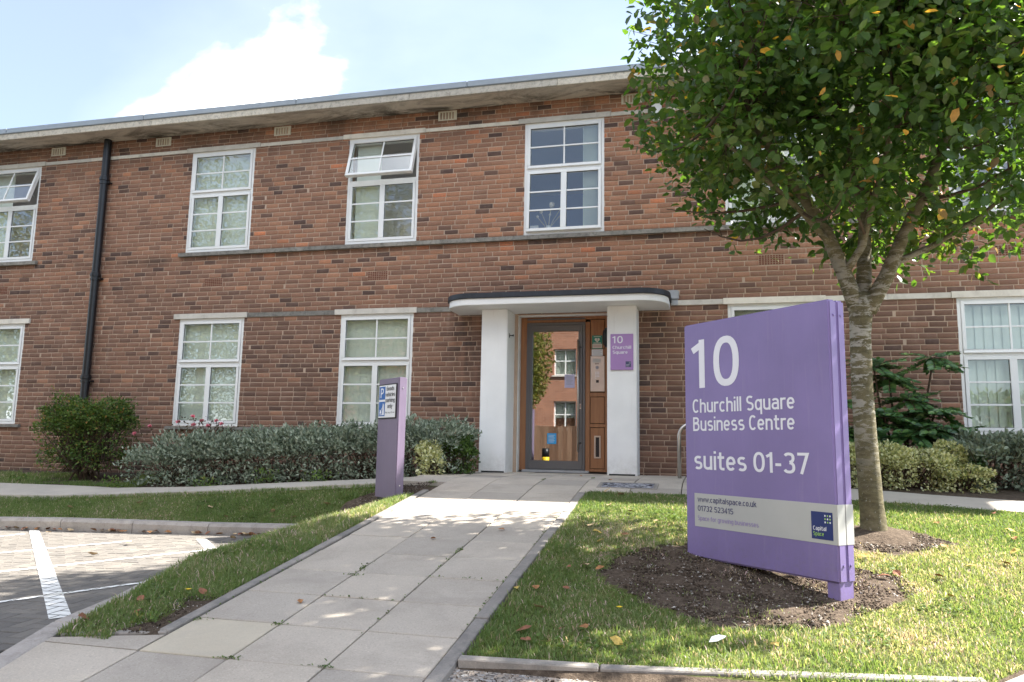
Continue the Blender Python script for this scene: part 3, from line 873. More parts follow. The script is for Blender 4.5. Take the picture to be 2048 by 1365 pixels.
# ================================================================== office building
bld = thing('office_building', 'two storey brown brick office building with flat concrete eaves and white porch', 'building')
WX0, WX1, WTOP = -13.5, 10.5, 5.735
WW, WH = 1.239, 1.80
ZL, ZU = 0.64, 3.592
LOWER = {-10.42: 'c', -5.971: 'c', -2.985: 'c', 2.985: 'c', 5.90: 'c', 8.88: 'c'}
UPPER = {-10.42: 'o', -5.971: 'c', -2.985: 'o', 0.0: 't', 2.985: 'c', 5.90: 'c', 8.88: 'c'}
openings = [(x, x + WW, ZL, ZL + WH) for x in LOWER] + [(x, x + WW, ZU, ZU + WH) for x in UPPER]
door_open = (-0.06, 1.42, -0.3, 2.36)
bands = [(WX0, WX1, 5.392, 5.452), (-6.07, WX1, 3.517, 3.592), (-6.07, -0.9, 2.44, 2.515), (2.1, WX1, 2.44, 2.515),
         (-10.55, -9.05, 3.517, 3.592), (-10.55, -9.07, 2.44, 2.515), (-10.55, -9.05, .585, .64), (-6.07, -1.64, .585, .64), (2.88, WX1, .585, .64)]
VENTS = [(-12.2, ), (-8.99,), (-6.74,), (-4.39,), (-1.436,), (1.5,), (4.4,)]
AIRB = [-10.0, -5.54, -2.55, 3.42, 6.40]
vent_r = [(v[0], v[0] + .31, 5.565, 5.72) for v in VENTS]
airb_r = [(x, x + .35, 2.985, 3.135) for x in AIRB]
pill_r = [(-0.502, -0.06, -.3, 2.38), (1.333, 1.742, -.3, 2.38)]
wall_holes = openings + [door_open]

def rect_minus(r, ex):
    out = [r]
    for e in ex:
        nxt = []
        for (x0, x1, z0, z1) in out:
            ax0, ax1, az0, az1 = max(x0, e[0]), min(x1, e[1]), max(z0, e[2]), min(z1, e[3])
            if ax0 >= ax1 or az0 >= az1: nxt.append((x0, x1, z0, z1)); continue
            if x0 < ax0: nxt.append((x0, ax0, z0, z1))
            if ax1 < x1: nxt.append((ax1, x1, z0, z1))
            if z0 < az0: nxt.append((ax0, ax1, z0, az0))
            if az1 < z1: nxt.append((ax0, ax1, az1, z1))
        out = nxt
    return out
# mortar face with the window and door openings, split in a grid so pieces butt
xsg = sorted({WX0, WX1} | {v for o in wall_holes for v in o[:2]})
zsg = sorted({-0.5, WTOP} | {v for o in wall_holes for v in o[2:]})
mb = MB()
MY = 0.0045
for i in range(len(xsg) - 1):
    for k in range(len(zsg) - 1):
        cx, cz = (xsg[i] + xsg[i + 1]) / 2, (zsg[k] + zsg[k + 1]) / 2
        if any(o[0] < cx < o[1] and o[2] < cz < o[3] for o in wall_holes): continue
        mb.poly([(xsg[i], MY, zsg[k]), (xsg[i + 1], MY, zsg[k]), (xsg[i + 1], MY, zsg[k + 1]), (xsg[i], MY, zsg[k + 1])])
        mb.poly([(xsg[i], .26, zsg[k + 1]), (xsg[i + 1], .26, zsg[k + 1]), (xsg[i + 1], .26, zsg[k]), (xsg[i], .26, zsg[k])])
for (x0, x1, z0, z1) in wall_holes:
    mb.poly([(x0, MY, z0), (x0, MY, z1), (x0, .26, z1), (x0, .26, z0)])
    mb.poly([(x1, MY, z1), (x1, MY, z0), (x1, .26, z0), (x1, .26, z1)])
    mb.poly([(x0, MY, z0), (x0, .26, z0), (x1, .26, z0), (x1, MY, z0)])
    mb.poly([(x0, MY, z1), (x1, MY, z1), (x1, .26, z1), (x0, .26, z1)])
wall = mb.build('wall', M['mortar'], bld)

# ---- bricks
PZ, PX, JT = 0.0771, 0.2265, 0.0130
rects = []
k0 = int(math.floor((-0.3 - 2.515) / PZ)); k1 = int(math.ceil((WTOP - 2.515) / PZ))
excl = wall_holes + bands + vent_r + airb_r + pill_r
rr = random.Random(3)
for k in range(k0, k1):
    z0 = 2.515 + k * PZ; z1 = min(z0 + PZ, WTOP - 0.004 + JT)
    x = WX0 + (0 if k % 2 else PX / 2) + rr.uniform(-.008, .008)
    while x < WX1:
        L = PX
        q = rr.random()
        if q < 0.035: L = PX * 0.75
        elif q < 0.05: L = PX * 0.5
        L += rr.uniform(-.004, .004)
        for (a, b, c, d) in rect_minus((x + JT / 2, x + L - JT / 2, z0 + JT / 2, z1 - JT / 2), [e for e in excl if e[2] < z1 and e[3] > z0 and e[0] < x + L and e[1] > x]):
            if b - a > 0.014 and d - c > 0.012: rects.append((a, b, c, d))
        x += L
        # half-bond drift is pulled back now and then
        tgt = round((x - WX0 - (0 if k % 2 else PX / 2)) / PX) * PX + WX0 + (0 if k % 2 else PX / 2)
        if rr.random() < .12 and abs(tgt - x) < .07: x += (tgt - x) * 0.5
rects = np.array(rects)
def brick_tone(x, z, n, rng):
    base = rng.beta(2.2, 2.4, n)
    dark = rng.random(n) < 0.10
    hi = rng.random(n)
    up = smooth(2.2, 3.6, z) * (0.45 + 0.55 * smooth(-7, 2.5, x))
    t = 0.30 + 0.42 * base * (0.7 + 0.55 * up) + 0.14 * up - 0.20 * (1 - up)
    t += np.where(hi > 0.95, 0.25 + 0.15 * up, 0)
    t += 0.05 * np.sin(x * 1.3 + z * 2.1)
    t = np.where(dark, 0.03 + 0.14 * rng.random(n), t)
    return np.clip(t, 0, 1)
def brick_geo(r, rng, tone):
    """r (n,4) -> verts (n*8,3), faces, attributes"""
    n = len(r)
    y = -rng.uniform(0.0, 0.004, n); bk = np.full(n, 0.012)
    j = lambda: rng.uniform(-.0024, .0024, n)
    c = 0.0022
    X0, X1, Z0, Z1 = r.T
    V = np.zeros((n, 12, 3))
    for i, (xx, zz) in enumerate(((X0, Z0), (X1, Z0), (X1, Z1), (X0, Z1))):
        sx = 1 if i in (0, 3) else -1; sz = 1 if i < 2 else -1
        a, b = xx + j(), zz + j()
        V[:, i] = np.stack([a, bk, b], -1)
        V[:, 4 + i] = np.stack([a, y + 0.0018, b], -1)
        V[:, 8 + i] = np.stack([a + sx * c, y, b + sz * c], -1)
    Fq = np.array([(8, 9, 10, 11)] + [q for k in range(4) for q in ((k, (k + 1) % 4, 4 + (k + 1) % 4, 4 + k), (4 + k, 4 + (k + 1) % 4, 8 + (k + 1) % 4, 8 + k))])
    Fa = (Fq[None] + 12 * np.arange(n)[:, None, None]).reshape(-1, 4)
    return V.reshape(-1, 3), Fa, {'rnd': np.repeat(tone, 12), 'rnd2': np.repeat(rng.random(n), 12)}
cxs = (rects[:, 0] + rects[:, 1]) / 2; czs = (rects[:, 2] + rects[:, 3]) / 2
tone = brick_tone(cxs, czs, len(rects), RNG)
full = ((rects[:, 1] - rects[:, 0]) > 0.208) & ((rects[:, 3] - rects[:, 2]) > 0.064)
dist = np.hypot(np.hypot(cxs - CAM[0], CAM[1]), czs - CAM[2])
hidden = np.zeros(len(rects), bool)
for i in range(len(rects)):
    px, py = view_px((cxs[i], 0, czs[i]))
    if 684 < px < 852 and py > 300 and py < 600: hidden[i] = True      # behind the big sign
    if px > 640 and py < 250: hidden[i] = True                            # behind the crown
    if px > 850 and py < 280: hidden[i] = True
    if px < 0 or px > 1024: hidden[i] = True
    if px > 480 - 30 and px < 670 and 285 < py < 325 and cxs[i] < 2.2 and czs[i] > 2.3 and czs[i] < 2.7: hidden[i] = True
order = np.argsort(np.where(full & ~hidden, dist, 1e3))
single = order[:300]
mask = np.ones(len(rects), bool); mask[single] = False
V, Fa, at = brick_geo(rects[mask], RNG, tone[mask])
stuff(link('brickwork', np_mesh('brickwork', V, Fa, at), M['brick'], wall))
# shared meshes for the bricks that show largest
NV = 30
tv = np.quantile(tone[single], np.linspace(0.02, 0.98, NV))
bms = []
for i in range(NV):
    r = np.array([[-(PX - JT) / 2, (PX - JT) / 2, -(PZ - JT) / 2, (PZ - JT) / 2]])
    V, Fa, at = brick_geo(r, RNG, np.array([tv[i]]))
    me = np_mesh('brick', V, Fa, at); me.materials.append(M['brick']); bms.append(me)
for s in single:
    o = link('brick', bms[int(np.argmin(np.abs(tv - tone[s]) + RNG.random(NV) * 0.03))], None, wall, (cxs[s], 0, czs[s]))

# ---- stone bands, lintels, sills
def piece(name, x0, x1, z0, z1, proud, mat, slope=0.0, parent=None):
    m = MB()
    pr = [(MY + .03, z0), (-proud, z0), (-proud, z1 - slope), (MY + .03, z1)]
    A = [(x0 + .0015, y, z) for y, z in pr]; B = [(x1 - .0015, y, z) for y, z in pr]
    for k in range(4):
        j = (k + 1) % 4; m.poly([A[k], A[j], B[j], B[k]][::-1])
    m.poly(A); m.poly(B[::-1])
    o = m.build(name, mat, parent or bld)
    bm = bmesh.new(); bm.from_mesh(o.data); bmesh.ops.recalc_face_normals(bm, faces=bm.faces); bm.to_mesh(o.data); bm.free()
    return o
def run(name, x0, x1, step, z0, z1, proud, mat, slope=0.0):
    n = max(1, int(round((x1 - x0) / step)))
    for i in range(n):
        piece(name, x0 + (x1 - x0) * i / n, x0 + (x1 - x0) * (i + 1) / n, z0, z1, proud + random.uniform(0, .002), mat, slope)
x = WX0
for wx in sorted(UPPER):
    run('string_course', x, wx - .10, 0.95, 5.392, 5.450, .018, M['lintel'])
    piece('lintel', wx - .10, wx + WW + .10, 5.386, 5.462, .032, M['lintel'])
    x = wx + WW + .10
run('string_course', x, WX1, 0.95, 5.392, 5.450, .018, M['lintel'])
run('sill_course', -6.07, WX1, 1.15, 3.517, 3.592, .055, M['sill'], .012)
piece('sill', -10.55, -9.05, 3.517, 3.592, .055, M['sill'], .012)
x = -6.07
for wx in (-5.971, -2.985):
    if wx > x + .2: run('string_course', x, wx - .10, .95, 2.44, 2.512, .018, M['sill'])
    piece('lintel', wx - .10, wx + WW + .06, 2.436, 2.522, .034, M['lintel']); x = wx + WW + .06
run('string_course', x, -0.90, .95, 2.44, 2.512, .018, M['sill'])
x = 2.28
for wx in (2.985, 5.90, 8.88):
    run('string_course', x, wx - .06, .95, 2.44, 2.512, .018, M['lintel'])
    piece('lintel', wx - .06, wx + WW + .06, 2.436, 2.522, .034, M['lintel']); x = wx + WW + .06
piece('lintel', -10.55, -9.07, 2.436, 2.522, .034, M['lintel'])
piece('sill', -10.55, -9.05, .585, .64, .055, M['sill'], .01)
run('sill_course', -6.07, -1.64, 1.1, .585, .64, .05, M['sill'], .01)
run('sill_course', 2.88, WX1, 1.1, .585, .64, .05, M['sill'], .01)

# ---- cream louvre vents and terracotta air bricks
m = MB()
m.box(0, .31, -.012, .03, 0, .018).box(0, .31, -.012, .03, .137, .155).box(0, .03, -.012, .03, .018, .137).box(.28, .31, -.012, .03, .018, .137)
for i in range(5):
    x0 = .03 + .25 * (i + .0) / 5
    m.box(x0 + .032, x0 + .050, -.010, .03, .018, .137)
vm = m.mesh('air_vent'); vm.materials.append(M['air_cream'])
m = MB(); m.box(.03, .28, .012, .02, .018, .137); vb = m.mesh('vent_back'); vb.materials.append(M['dark'])
for v in VENTS:
    o = link('air_vent', vm, None, bld, (v[0], 0, 5.565)); link('vent_back', vb, None, o)
m = MB(); m.box(0, .35, .006, .03, 0, .15)
for i in range(9):
    for k in range(5):
        x0 = .008 + i * .0375; z0 = .006 + k * .0285
        m.box(x0, x0 + .027, -.004, .006, z0, z0 + .019)
am = m.mesh('air_brick'); am.materials.append(M['terracotta'])
for x in AIRB: link('air_brick', am, None, bld, (x, 0, 2.985))

# ---- roof
mb = MB()
mb.box(WX0, WX1, -.47, 6.4, 5.738, 5.82)
roof = mb.build('roof', M['soffit'], bld)
x = WX0
while x < WX1:
    x1 = min(x + 2.35, WX1)
    m = MB(); m.box(x + .002, x1 - .002, -.505, -.465, 5.722, 5.835); m.build('eaves_beam', M['fascia'], roof, None, False, .006, 1)
    x = x1
x = WX0 + 1.1
xs_f = [WX0]
while x < WX1: xs_f.append(x); x += 2.9
xs_f.append(WX1)
for a, b in zip(xs_f[:-1], xs_f[1:]):
    m = MB(); m.box(a + .002, b - .002, -.525, -.44, 5.832, 5.93); m.box(a + .002, b - .002, -.44, 6.4, 5.87, 5.925)
    m.build('flashing', M['flashing'], roof, None, False, .008, 2)

# ---- shell behind the facade: back and end walls, floors, ceilings, partitions
m = MB()
m.box(WX0, WX1, 6.0, 6.25, -.5, 3.9); m.box(WX0, WX1, 6.0, 6.25, 5.35, 5.737)
xr = WX0
for k in range(9):
    m.box(xr, xr + .9, 6.0, 6.25, 3.9, 5.35); xr += 2.8875  # unseen upper rear openings, added so sunlight enters and brightens the rooms
m.box(WX0, WX0 + .25, .27, 6.0, -.5, 5.737); m.box(WX1 - .25, WX1, .27, 6.0, -.5, 5.737)
m.build('rear_wall', M['opp_brick'] or M['room'], bld)
m = MB(); m.box(WX0 + .26, WX1 - .26, .27, 5.99, -.1, .045); m.box(WX0 + .26, WX1 - .26, .27, 5.99, 2.98, 3.06); m.build('floor', M['carpet'], bld)
m = MB(); m.box(WX0 + .26, WX1 - .26, .27, 5.99, 2.72, 2.975); m.box(WX0 + .26, WX1 - .26, .27, 5.99, 5.60, 5.73); m.build('ceiling', M['room'], bld)
m = MB()
for x in (-8.0, -4.0, -1.2, 2.2, 4.9, 7.9):
    m.box(x, x + .1, .28, 5.95, .05, 2.715)
    m.box(x, x + .1, .28, 5.95, 3.065, 5.595)
m.box(-13, 10, 4.2, 4.3, .05, 2.71)
m.build('partition', M['room'], bld)
m = MB(); m.box(-1.09, 2.19, 4.0, 4.18, 3.07, 5.59); m.build('partition', M['room_blue_sky'], bld)

# ---- windows (shared meshes, one object per frame, sash, bar and pane)
def ring(m, x0, x1, z0, z1, w, y0, y1):
    m.box(x0, x1, y0, y1, z0, z0 + w); m.box(x0, x1, y0, y1, z1 - w, z1)
    m.box(x0, x0 + w, y0, y1, z0 + w, z1 - w); m.box(x1 - w, x1, y0, y1, z0 + w, z1 - w)
def smesh(m, name, mat, bevel=.004):
    me = m.mesh(name, False, bevel, 1); me.materials.append(mat); return me
TR = 1.05   # transom height above the frame foot
m = MB(); ring(m, 0, WW, 0, WH, .045, -.004, .075); m.box(.045, WW - .045, -.002, .07, TR - .03, TR + .02)
W_frame = smesh(m, 'window', M['upvc'])
m = MB(); ring(m, .047, WW - .047, TR + .012, WH - .047, .045, -.016, .05); m.box(.047, WW - .047, -.030, -.015, TR + .008, TR + .026)
W_sash = smesh(m, 'sash', M['upvc'])
m = MB(); ring(m, .047, WW - .047, .047, TR - .032, .045, -.012, .05); m.box(WW / 2 - .044, WW / 2 + .044, -.0115, .05, .092, TR - .077)
W_case = smesh(m, 'casement', M['upvc'])
GX0, GX1 = .090, WW - .090
m = MB(); m.box(GX0, GX1, .0145, .0165, TR + .055, WH - .090); W_pu = smesh(m, 'pane', M['glass'], 0)
m = MB(); m.box(GX0, WW / 2 - .042, .0145, .0165, .090, TR - .075); W_pl = smesh(m, 'pane', M['glass'], 0)
m = MB(); m.box(WW / 2 + .042, GX1, .0145, .0165, .090, TR - .075); W_pr = smesh(m, 'pane', M['glass'], 0)
def gask(x0, x1, z0, z1):
    m = MB(); ring(m, x0 - .001, x1 + .001, z0 - .001, z1 + .001, .007, .004, .013); return smesh(m, 'gasket', M['gasket'], 0)
W_gu = gask(GX0, GX1, TR + .055, WH - .090); W_gl = gask(GX0, WW / 2 - .042, .09, TR - .075); W_gr = gask(WW / 2 + .042, GX1, .09, TR - .075)
def bar(x0, x1, z0, z1):
    m = MB(); m.box(x0, x1, .002, .0140, z0, z1); return smesh(m, 'glazing_bar', M['upvc'], .002)
zc = (TR + .055 + WH - .09) / 2
W_bars_u = [bar(WW / 2 - .012, WW / 2 + .012, TR + .057, WH - .092), bar(GX0 + .002, WW / 2 - .0125, zc - .012, zc + .012), bar(WW / 2 + .0125, GX1 - .002, zc - .012, zc + .012)]
W_bars_l = []
for k in (1, 2):
    z = .09 + (TR - .165) * k / 3
    W_bars_l += [bar(GX0 + .002, WW / 2 - .044, z - .012, z + .012), bar(WW / 2 + .044, GX1 - .002, z - .012, z + .012)]
def hinge(o, z, ang, y=0.0):
    T = Matrix.Translation((0, y, z)); o.matrix_local = T @ Matrix.Rotation(ang, 4, 'X') @ Matrix.Translation((0, -y, -z))
def window(x, z, mode):
    w = link('window', W_frame, None, bld, (x, 0.012, z))
    tops = [link('sash', W_sash, None, w), link('pane', W_pu, None, w), link('gasket', W_gu, None, w)] + [link('glazing_bar', b, None, w) for b in W_bars_u]
    bots = [link('casement', W_case, None, w), link('pane', W_pl, None, w), link('pane', W_pr, None, w), link('gasket', W_gl, None, w), link('gasket', W_gr, None, w)] + [link('glazing_bar', b, None, w) for b in W_bars_l]
    if mode == 'o':
        for o in tops: hinge(o, WH - .05, -math.radians(17), -.01)
        m = MB()
        for sx in (.1, WW - .1): m.tube([(sx, .03, TR + .16), (sx, -.10, TR + .20)], .006, 6)
        m.build('window_stay', M['steel'], w)
    if mode == 't':
        for o in bots: hinge(o, TR - .03, -math.radians(3.0), -.01)
        m = MB(); m.box(.05, WW - .05, .052, .06, .05, .085); m.build('inner_rebate', M['gasket'], w)
    return w
for x, md in LOWER.items(): window(x, ZL, md)
for x, md in UPPER.items(): window(x, ZU, md)

# vertical blinds: one thing per window, each vane a part
m = MB(); m.box(-.0615, .0615, -.0006, .0006, 0, 1.66)
vane = m.mesh('vane'); vane.materials.append(M['blind'])
m = MB(); m.box(0, WW - .04, -.02, .02, 0, .035); headrail = m.mesh('headrail'); headrail.materials.append(M['upvc'])
def blind(x, z, x0, x1, label, stacked=False):
    b = thing('vertical_blind', label, 'blind', (x + .02, 0.125, z + .03), 0, 'vertical blinds behind the windows')
    link('headrail', headrail, None, b, (0, 0, 1.68))
    n = int(round((x1 - x0) / (.030 if stacked else .112)))
    for i in range(n):
        o = link('vane', vane, None, b, (x0 + (x1 - x0) * (i + .5) / n, 0, .015))
        o.rotation_euler = (0, 0, math.radians(62 if stacked else 8 + random.uniform(-2, 2)))
blind(-10.42, ZL, 0, 1.19, 'closed cream vertical blind in the leftmost ground floor window')
blind(-5.971, ZL, 0, 1.19, 'closed cream vertical blind in ground floor window above the pink roses')
blind(-2.985, ZL, 0, 1.19, 'closed cream vertical blind in ground floor window behind the parking sign post')
blind(2.985, ZL, 0, 1.19, 'closed cream vertical blind in ground floor window mostly hidden by the big purple sign')
blind(5.90, ZL, 0, 1.19, 'closed cream vertical blind in the rightmost ground floor window')
blind(-10.42, ZU, 0, .50, 'cream vertical blind drawn aside in leftmost upper window with open sash')
blind(-5.971, ZU, 0, 1.19, 'closed cream vertical blind in upper window right of the black drainpipe')
blind(-2.985, ZU, 0.10, .50, 'cream vertical blind covering left third of upper window with tilted open sash')
blind(0.0, ZU, .90, 1.14, 'cream vertical blind gathered at right side of upper window above the porch', True)
blind(2.985, ZU, .05, .45, 'cream vertical blind in upper window half hidden by the tree')

# things on the window board upstairs
vz = ZU + .05
vt = thing('dried_flower_vase', 'glass vase of dried pampas and globe flowers on the sill of upper window above porch', 'vase', (.32, .33, vz))
m = MB(); m.tube([(0, 0, 0), (0, 0, .02), (0, 0, .18)], [.045, .05, .035], 12); m.build('vase', M['upvc'], vt, None, True)
stem = simple('dried_stem', (0.62, 0.55, 0.44), 0.9)
for i, (dx, h, rad) in enumerate(((.05, .52, .045), (.20, .46, .03), (-.12, .42, .028), (.02, .36, .02), (.24, .40, .022), (-.18, .34, .02))):
    m = MB(); m.tube([(0, 0, .1), (dx * .4, 0, h * .6), (dx, 0, h)], .004, 5); m.build('stem', stem, vt)
    m = MB(); m.tube([(dx - rad * .3, 0, h - rad), (dx, 0, h - rad * .3), (dx + .01, 0, h + rad * .6), (dx + .015, 0, h + rad)], [rad * .3, rad, rad * .9, rad * .2], 8); m.build('flower_head', stem, vt, None, True)
for i, (x, w, h, lab) in enumerate(((.10, .13, .19, 'white leaflet stand at left of the upper window above the porch'), (.46, .03, .12, 'small white upright card beside the flower vase upstairs'), (.83, .03, .14, 'small white upright card near the gathered blind upstairs'))):
    m = MB(); m.prism_y([(x - w / 2 - .01, vz), (x + w / 2 + .01, vz), (x + w / 2, vz + h), (x - w / 2, vz + h)], .30, .315)
    o = m.build('leaflet_stand' if i == 0 else 'card', M['paper']); tag(o, lab, 'stand' if i == 0 else 'card')
m = MB(); m.box(WX0 + .3, WX1 - .3, .12, .42, ZU - .03, ZU + .045); m.build('window_board', M['upvc'], bld)
m = MB(); m.box(WX0 + .3, -.7, .12, .42, ZL - .03, ZL + .045); m.box(2.3, WX1 - .3, .12, .42, ZL - .03, ZL + .045); m.build('window_board', M['upvc'], bld)

# ---- downpipe
def pz(z): return (-7.69, -.085, z)
m = MB(); m.tube([pz(-.2), pz(5.74)], .064, 16, False); pipe = m.build('downpipe', M['pipe'], bld, None, True)
for z in (5.0, 3.25, 1.45):
    m = MB(); m.tube([pz(z - .10), pz(z - .098), pz(z - .03), pz(z - .028), pz(z + .02), pz(z + .022), pz(z + .045), pz(z + .05)], [.064, .074, .074, .086, .086, .077, .077, .064], 16); m.box(-7.79, -7.59, -.10, .02, z - .075, z - .045)
    m.build('pipe_collar', M['pipe'], pipe, None, False, .002, 1)

# ---- porch: pillars, canopy, jambs
m = MB(); m.box(-.502, -.111, -.45, .02, .0, 2.376); p1 = m.build('pillar', M['render_white'], bld, None, False, .012, 2)
m = MB(); m.box(1.333, 1.742, -.45, .02, .0, 2.376); p2 = m.build('pillar', M['render_white'], bld, None, False, .012, 2)
m = MB(); m.box(-.46, -.125, -.453, -.44, .021, .043); m.build('base_strip', M['dark'], p1)
m = MB(); m.box(1.36, 1.715, -.453, -.44, .021, .043); m.build('base_strip', M['dark'], p2)
m = MB(); m.box(-.25, -.054, .022, .30, .0, 2.374); m.box(1.40, 1.6, .022, .30, .0, 2.374); m.box(-.053, 1.399, .06, .30, 2.347, 2.374); m.build('jamb', M['render_white'], bld, None, False, .006, 1)
m = MB()
for q in ((-.111, -.40, 2.03), ):
    m.tube([(-.111, -.33, 2.0), (-.055, -.33, 2.0)], .007, 8); m.tube([(-.11, -.33, 1.97), (-.11, -.33, 2.03)], .009, 8); m.tube([(-.06, -.33, 2.0), (-.045, -.33, 2.0)], .014, 8)
hook = m.build('door_hook', M['black'])
tag(hook, 'small black door hook on the inner face of the left white porch pillar', 'hook')
def canopy_outline(x0, x1, y1, r, n=10, back=0.03):
    pts = [(x0, back)]
    for i in range(n + 1):
        a = math.pi + (math.pi / 2) * i / n; pts.append((x0 + r + r * math.cos(a), y1 + r + r * math.sin(a)))
    for i in range(n + 1):
        a = 1.5 * math.pi + (math.pi / 2) * i / n; pts.append((x1 - r + r * math.cos(a), y1 + r + r * math.sin(a)))
    pts.append((x1, back)); return pts
m = MB(); m.prism(canopy_outline(-1.0, 2.185, -.80, .40, 14), 2.377, 2.478); can = m.build('canopy', M['render_white'], bld, None, False, .006, 2)
m = MB(); m.prism(canopy_outline(-1.025, 2.21, -.825, .42, 14), 2.470, 2.548); m.build('canopy_edge_trim', M['felt'], can, None, False, .008, 2)
m = MB(); m.box(2.12, 2.315, -.045, .012, 2.52, 2.66); m.build('lead_flashing', M['lead'], can, None, False, .015, 2)
m = MB(); m.box(2.20, 2.30, -.028, .012, 2.44, 2.519); m.build('lead_flashing', M['lead'], can, None, False, .006, 1)

# ---- door set
YD = 0.20
m = MB(); m.box(-.052, .045, YD - .03, YD + .08, .05, 2.345); m.box(.045, .94, YD - .03, YD + .08, 2.262, 2.345); m.box(.935, 1.006, YD - .03, YD + .08, .045, 2.262); m.box(.94, 1.40, YD - .03, YD + .08, 2.300, 2.345); m.box(1.228, 1.40, YD - .03, YD + .08, .045, 2.300)
door = m.build('door', M['wood'], bld, None, False, .004, 1)
m = MB()
for (z0, z1) in ((2.300, 2.30), (1.76, 1.85), (1.14, 1.20), (.69, .74), (.045, .085)):
    if z1 > z0: m.box(1.006, 1.228, YD - .028, YD + .07, z0, z1)
m.build('rail', M['wood'], door, None, False, .003, 1)
for (z0, z1) in ((1.85, 2.30), (1.20, 1.76), (.74, 1.14), (.085, .69)):
    m = MB(); m.box(1.0065, 1.2275, YD - .004, YD + .03, z0 + .0005, z1 - .0005); m.build('panel_backing', M['dark'], door)
    m = MB(); m.box(1.014, 1.220, YD - .022, YD + .0, z0 + .008, z1 - .008); m.build('panel', M['wood'], door, None, False, .003, 1)
m = MB(); ring(m, .047, .933, .062, 2.258, .035, YD - .045, YD + .06); m.box(.047, .935, YD - .05, YD - .03, 2.30, 2.322); m.build('door_frame', M['alu'], door, None, False, .003, 1)
m = MB()
m.box(.085, .895, YD - .05, YD + .02, .075, .195); m.box(.085, .895, YD - .05, YD + .02, 2.128, 2.220); m.box(.085, .130, YD - .05, YD + .02, .195, 2.128); m.box(.833, .895, YD - .05, YD + .02, .195, 2.128)
m.build('door_leaf', M['alu'], door, None, False, .004, 1)
m = MB(); m.box(.086, .112, YD - .062, YD - .05, .08, 2.215); m.build('hinge_cover', M['alu'], door, None, False, .004, 1)
m = MB(); m.box(.131, .832, YD - .012, YD - .006, .196, 2.127); m.build('glass', M['door_glass'], door)
m = MB(); m.tube([(.842, YD - .115, .33), (.842, YD - .115, 1.98)], .015, 12); m.build('pull_handle', M['steel'], door, None, True)
m = MB()
for z in (.46, 1.87): m.tube([(.842, YD - .115, z), (.872, YD - .05, z)], .012, 8)
m.build('handle_bracket', M['alu'], door, None, True)
m = MB(); m.box(.852, .880, YD - .056, YD - .049, .955, 1.035); m.build('lock_plate', M['steel'], door, None, False, .003, 1)
m = MB(); m.box(.862, .870, YD - .058, YD - .0555, .975, 1.015); m.build('keyhole', M['black'], door)
m = MB(); m.box(.0, 1.0, YD - .09, YD + .06, .022, .058); m.build('threshold', M['lead'], door, None, False, .004, 1)
# letter plate
m = MB(); ring(m, 1.071, 1.166, .239, .568, .022, YD - .034, YD - .021); lp = m.build('letter_plate', M['bronze'], door, None, False, .003, 1)
m = MB(); m.box(1.094, 1.143, YD - .028, YD - .0212, .262, .545); m.build('letter_flap', M['black'], door)

# notice and mirrored blue sign on the door glass
def plate(name, x0, x1, y, z0, z1, mat, th=.003, parent=None, bevel=0):
    m = MB(); m.box(x0, x1, y - th, y, z0, z1); return m.build(name, mat, parent, None, False, bevel, 1)
pn = plate('paper_notice', .623, .775, YD - .0125, 1.271, 1.473, M['lilac_paper'], .001); tag(pn, 'pale lilac typed notice taped inside the entrance door glass', 'notice')
for i in range(7):
    plate('text_line', .648, .75 - (i % 3) * .012, YD - .0136, 1.435 - i * .019, 1.441 - i * .019, M['grey_print'], .0004, pn)
bn = plate('blue_sign_reflection', .366, .505, YD - .0125, .439, .597, M['blue_sign_reflection'], .001); tag(bn, 'small bright blue sign reflection painted low on the entrance door glass', 'notice')  # flat plate standing in for a sign reflected in the glass
for i in range(6): plate('text_line', .385, .485 - (i % 2) * .02, YD - .0136, .565 - i * .02, .570 - i * .02, M['paper'], .0004, bn)
# defibrillator sign
ad = plate('defibrillator_sign', 1.036, 1.188, YD - .0225, 1.850, 2.052, M['green_sign'], .003); tag(ad, 'green and white heart defibrillator sign on the wooden panel beside the door', 'sign')
plate('sign_lower_half', 1.042, 1.182, YD - .0258, 1.862, 1.925, M['cream_print'], .0006, ad)
for i in range(3): plate('text_line', 1.05, 1.174, YD - .0266, 1.905 - i * .014, 1.911 - i * .014, M['red_print'], .0004, ad)
plate('text_line', 1.060, 1.164, YD - .0258, 2.030, 2.037, M['cream_print'], .0004, ad)
plate('text_line', 1.055, 1.169, YD - .0258, 1.934, 1.943, M['cream_print'], .0004, ad)
hp = []
for i in range(24):
    a = 2 * math.pi * i / 24; hp.append((1.112 + .0024 * 16 * math.sin(a) ** 3, 1.984 + .0024 * (13 * math.cos(a) - 5 * math.cos(2 * a) - 2 * math.cos(3 * a) - math.cos(4 * a))))
m = MB(); m.prism_y(hp[::-1], YD - .0262, YD - .0256); m.build('heart', M['cream_print'], ad)
m = MB(); m.prism_y([(1.116, 2.0), (1.103, 1.981), (1.110, 1.981), (1.107, 1.962), (1.122, 1.986), (1.114, 1.986), (1.121, 2.0)], YD - .0268, YD - .0263); m.build('flash', M['green_sign'], ad)
lb = plate('door_label', 1.031, 1.196, YD - .0285, 1.745, 1.841, M['paper'], .002); tag(lb, 'white printed label between the green sign and the intercom', 'label')
for i in range(5): plate('text_line', 1.045, 1.182 - (i % 2) * .02, YD - .0308, 1.823 - i * .016, 1.826 - i * .016, M['grey_print'], .0003, lb)
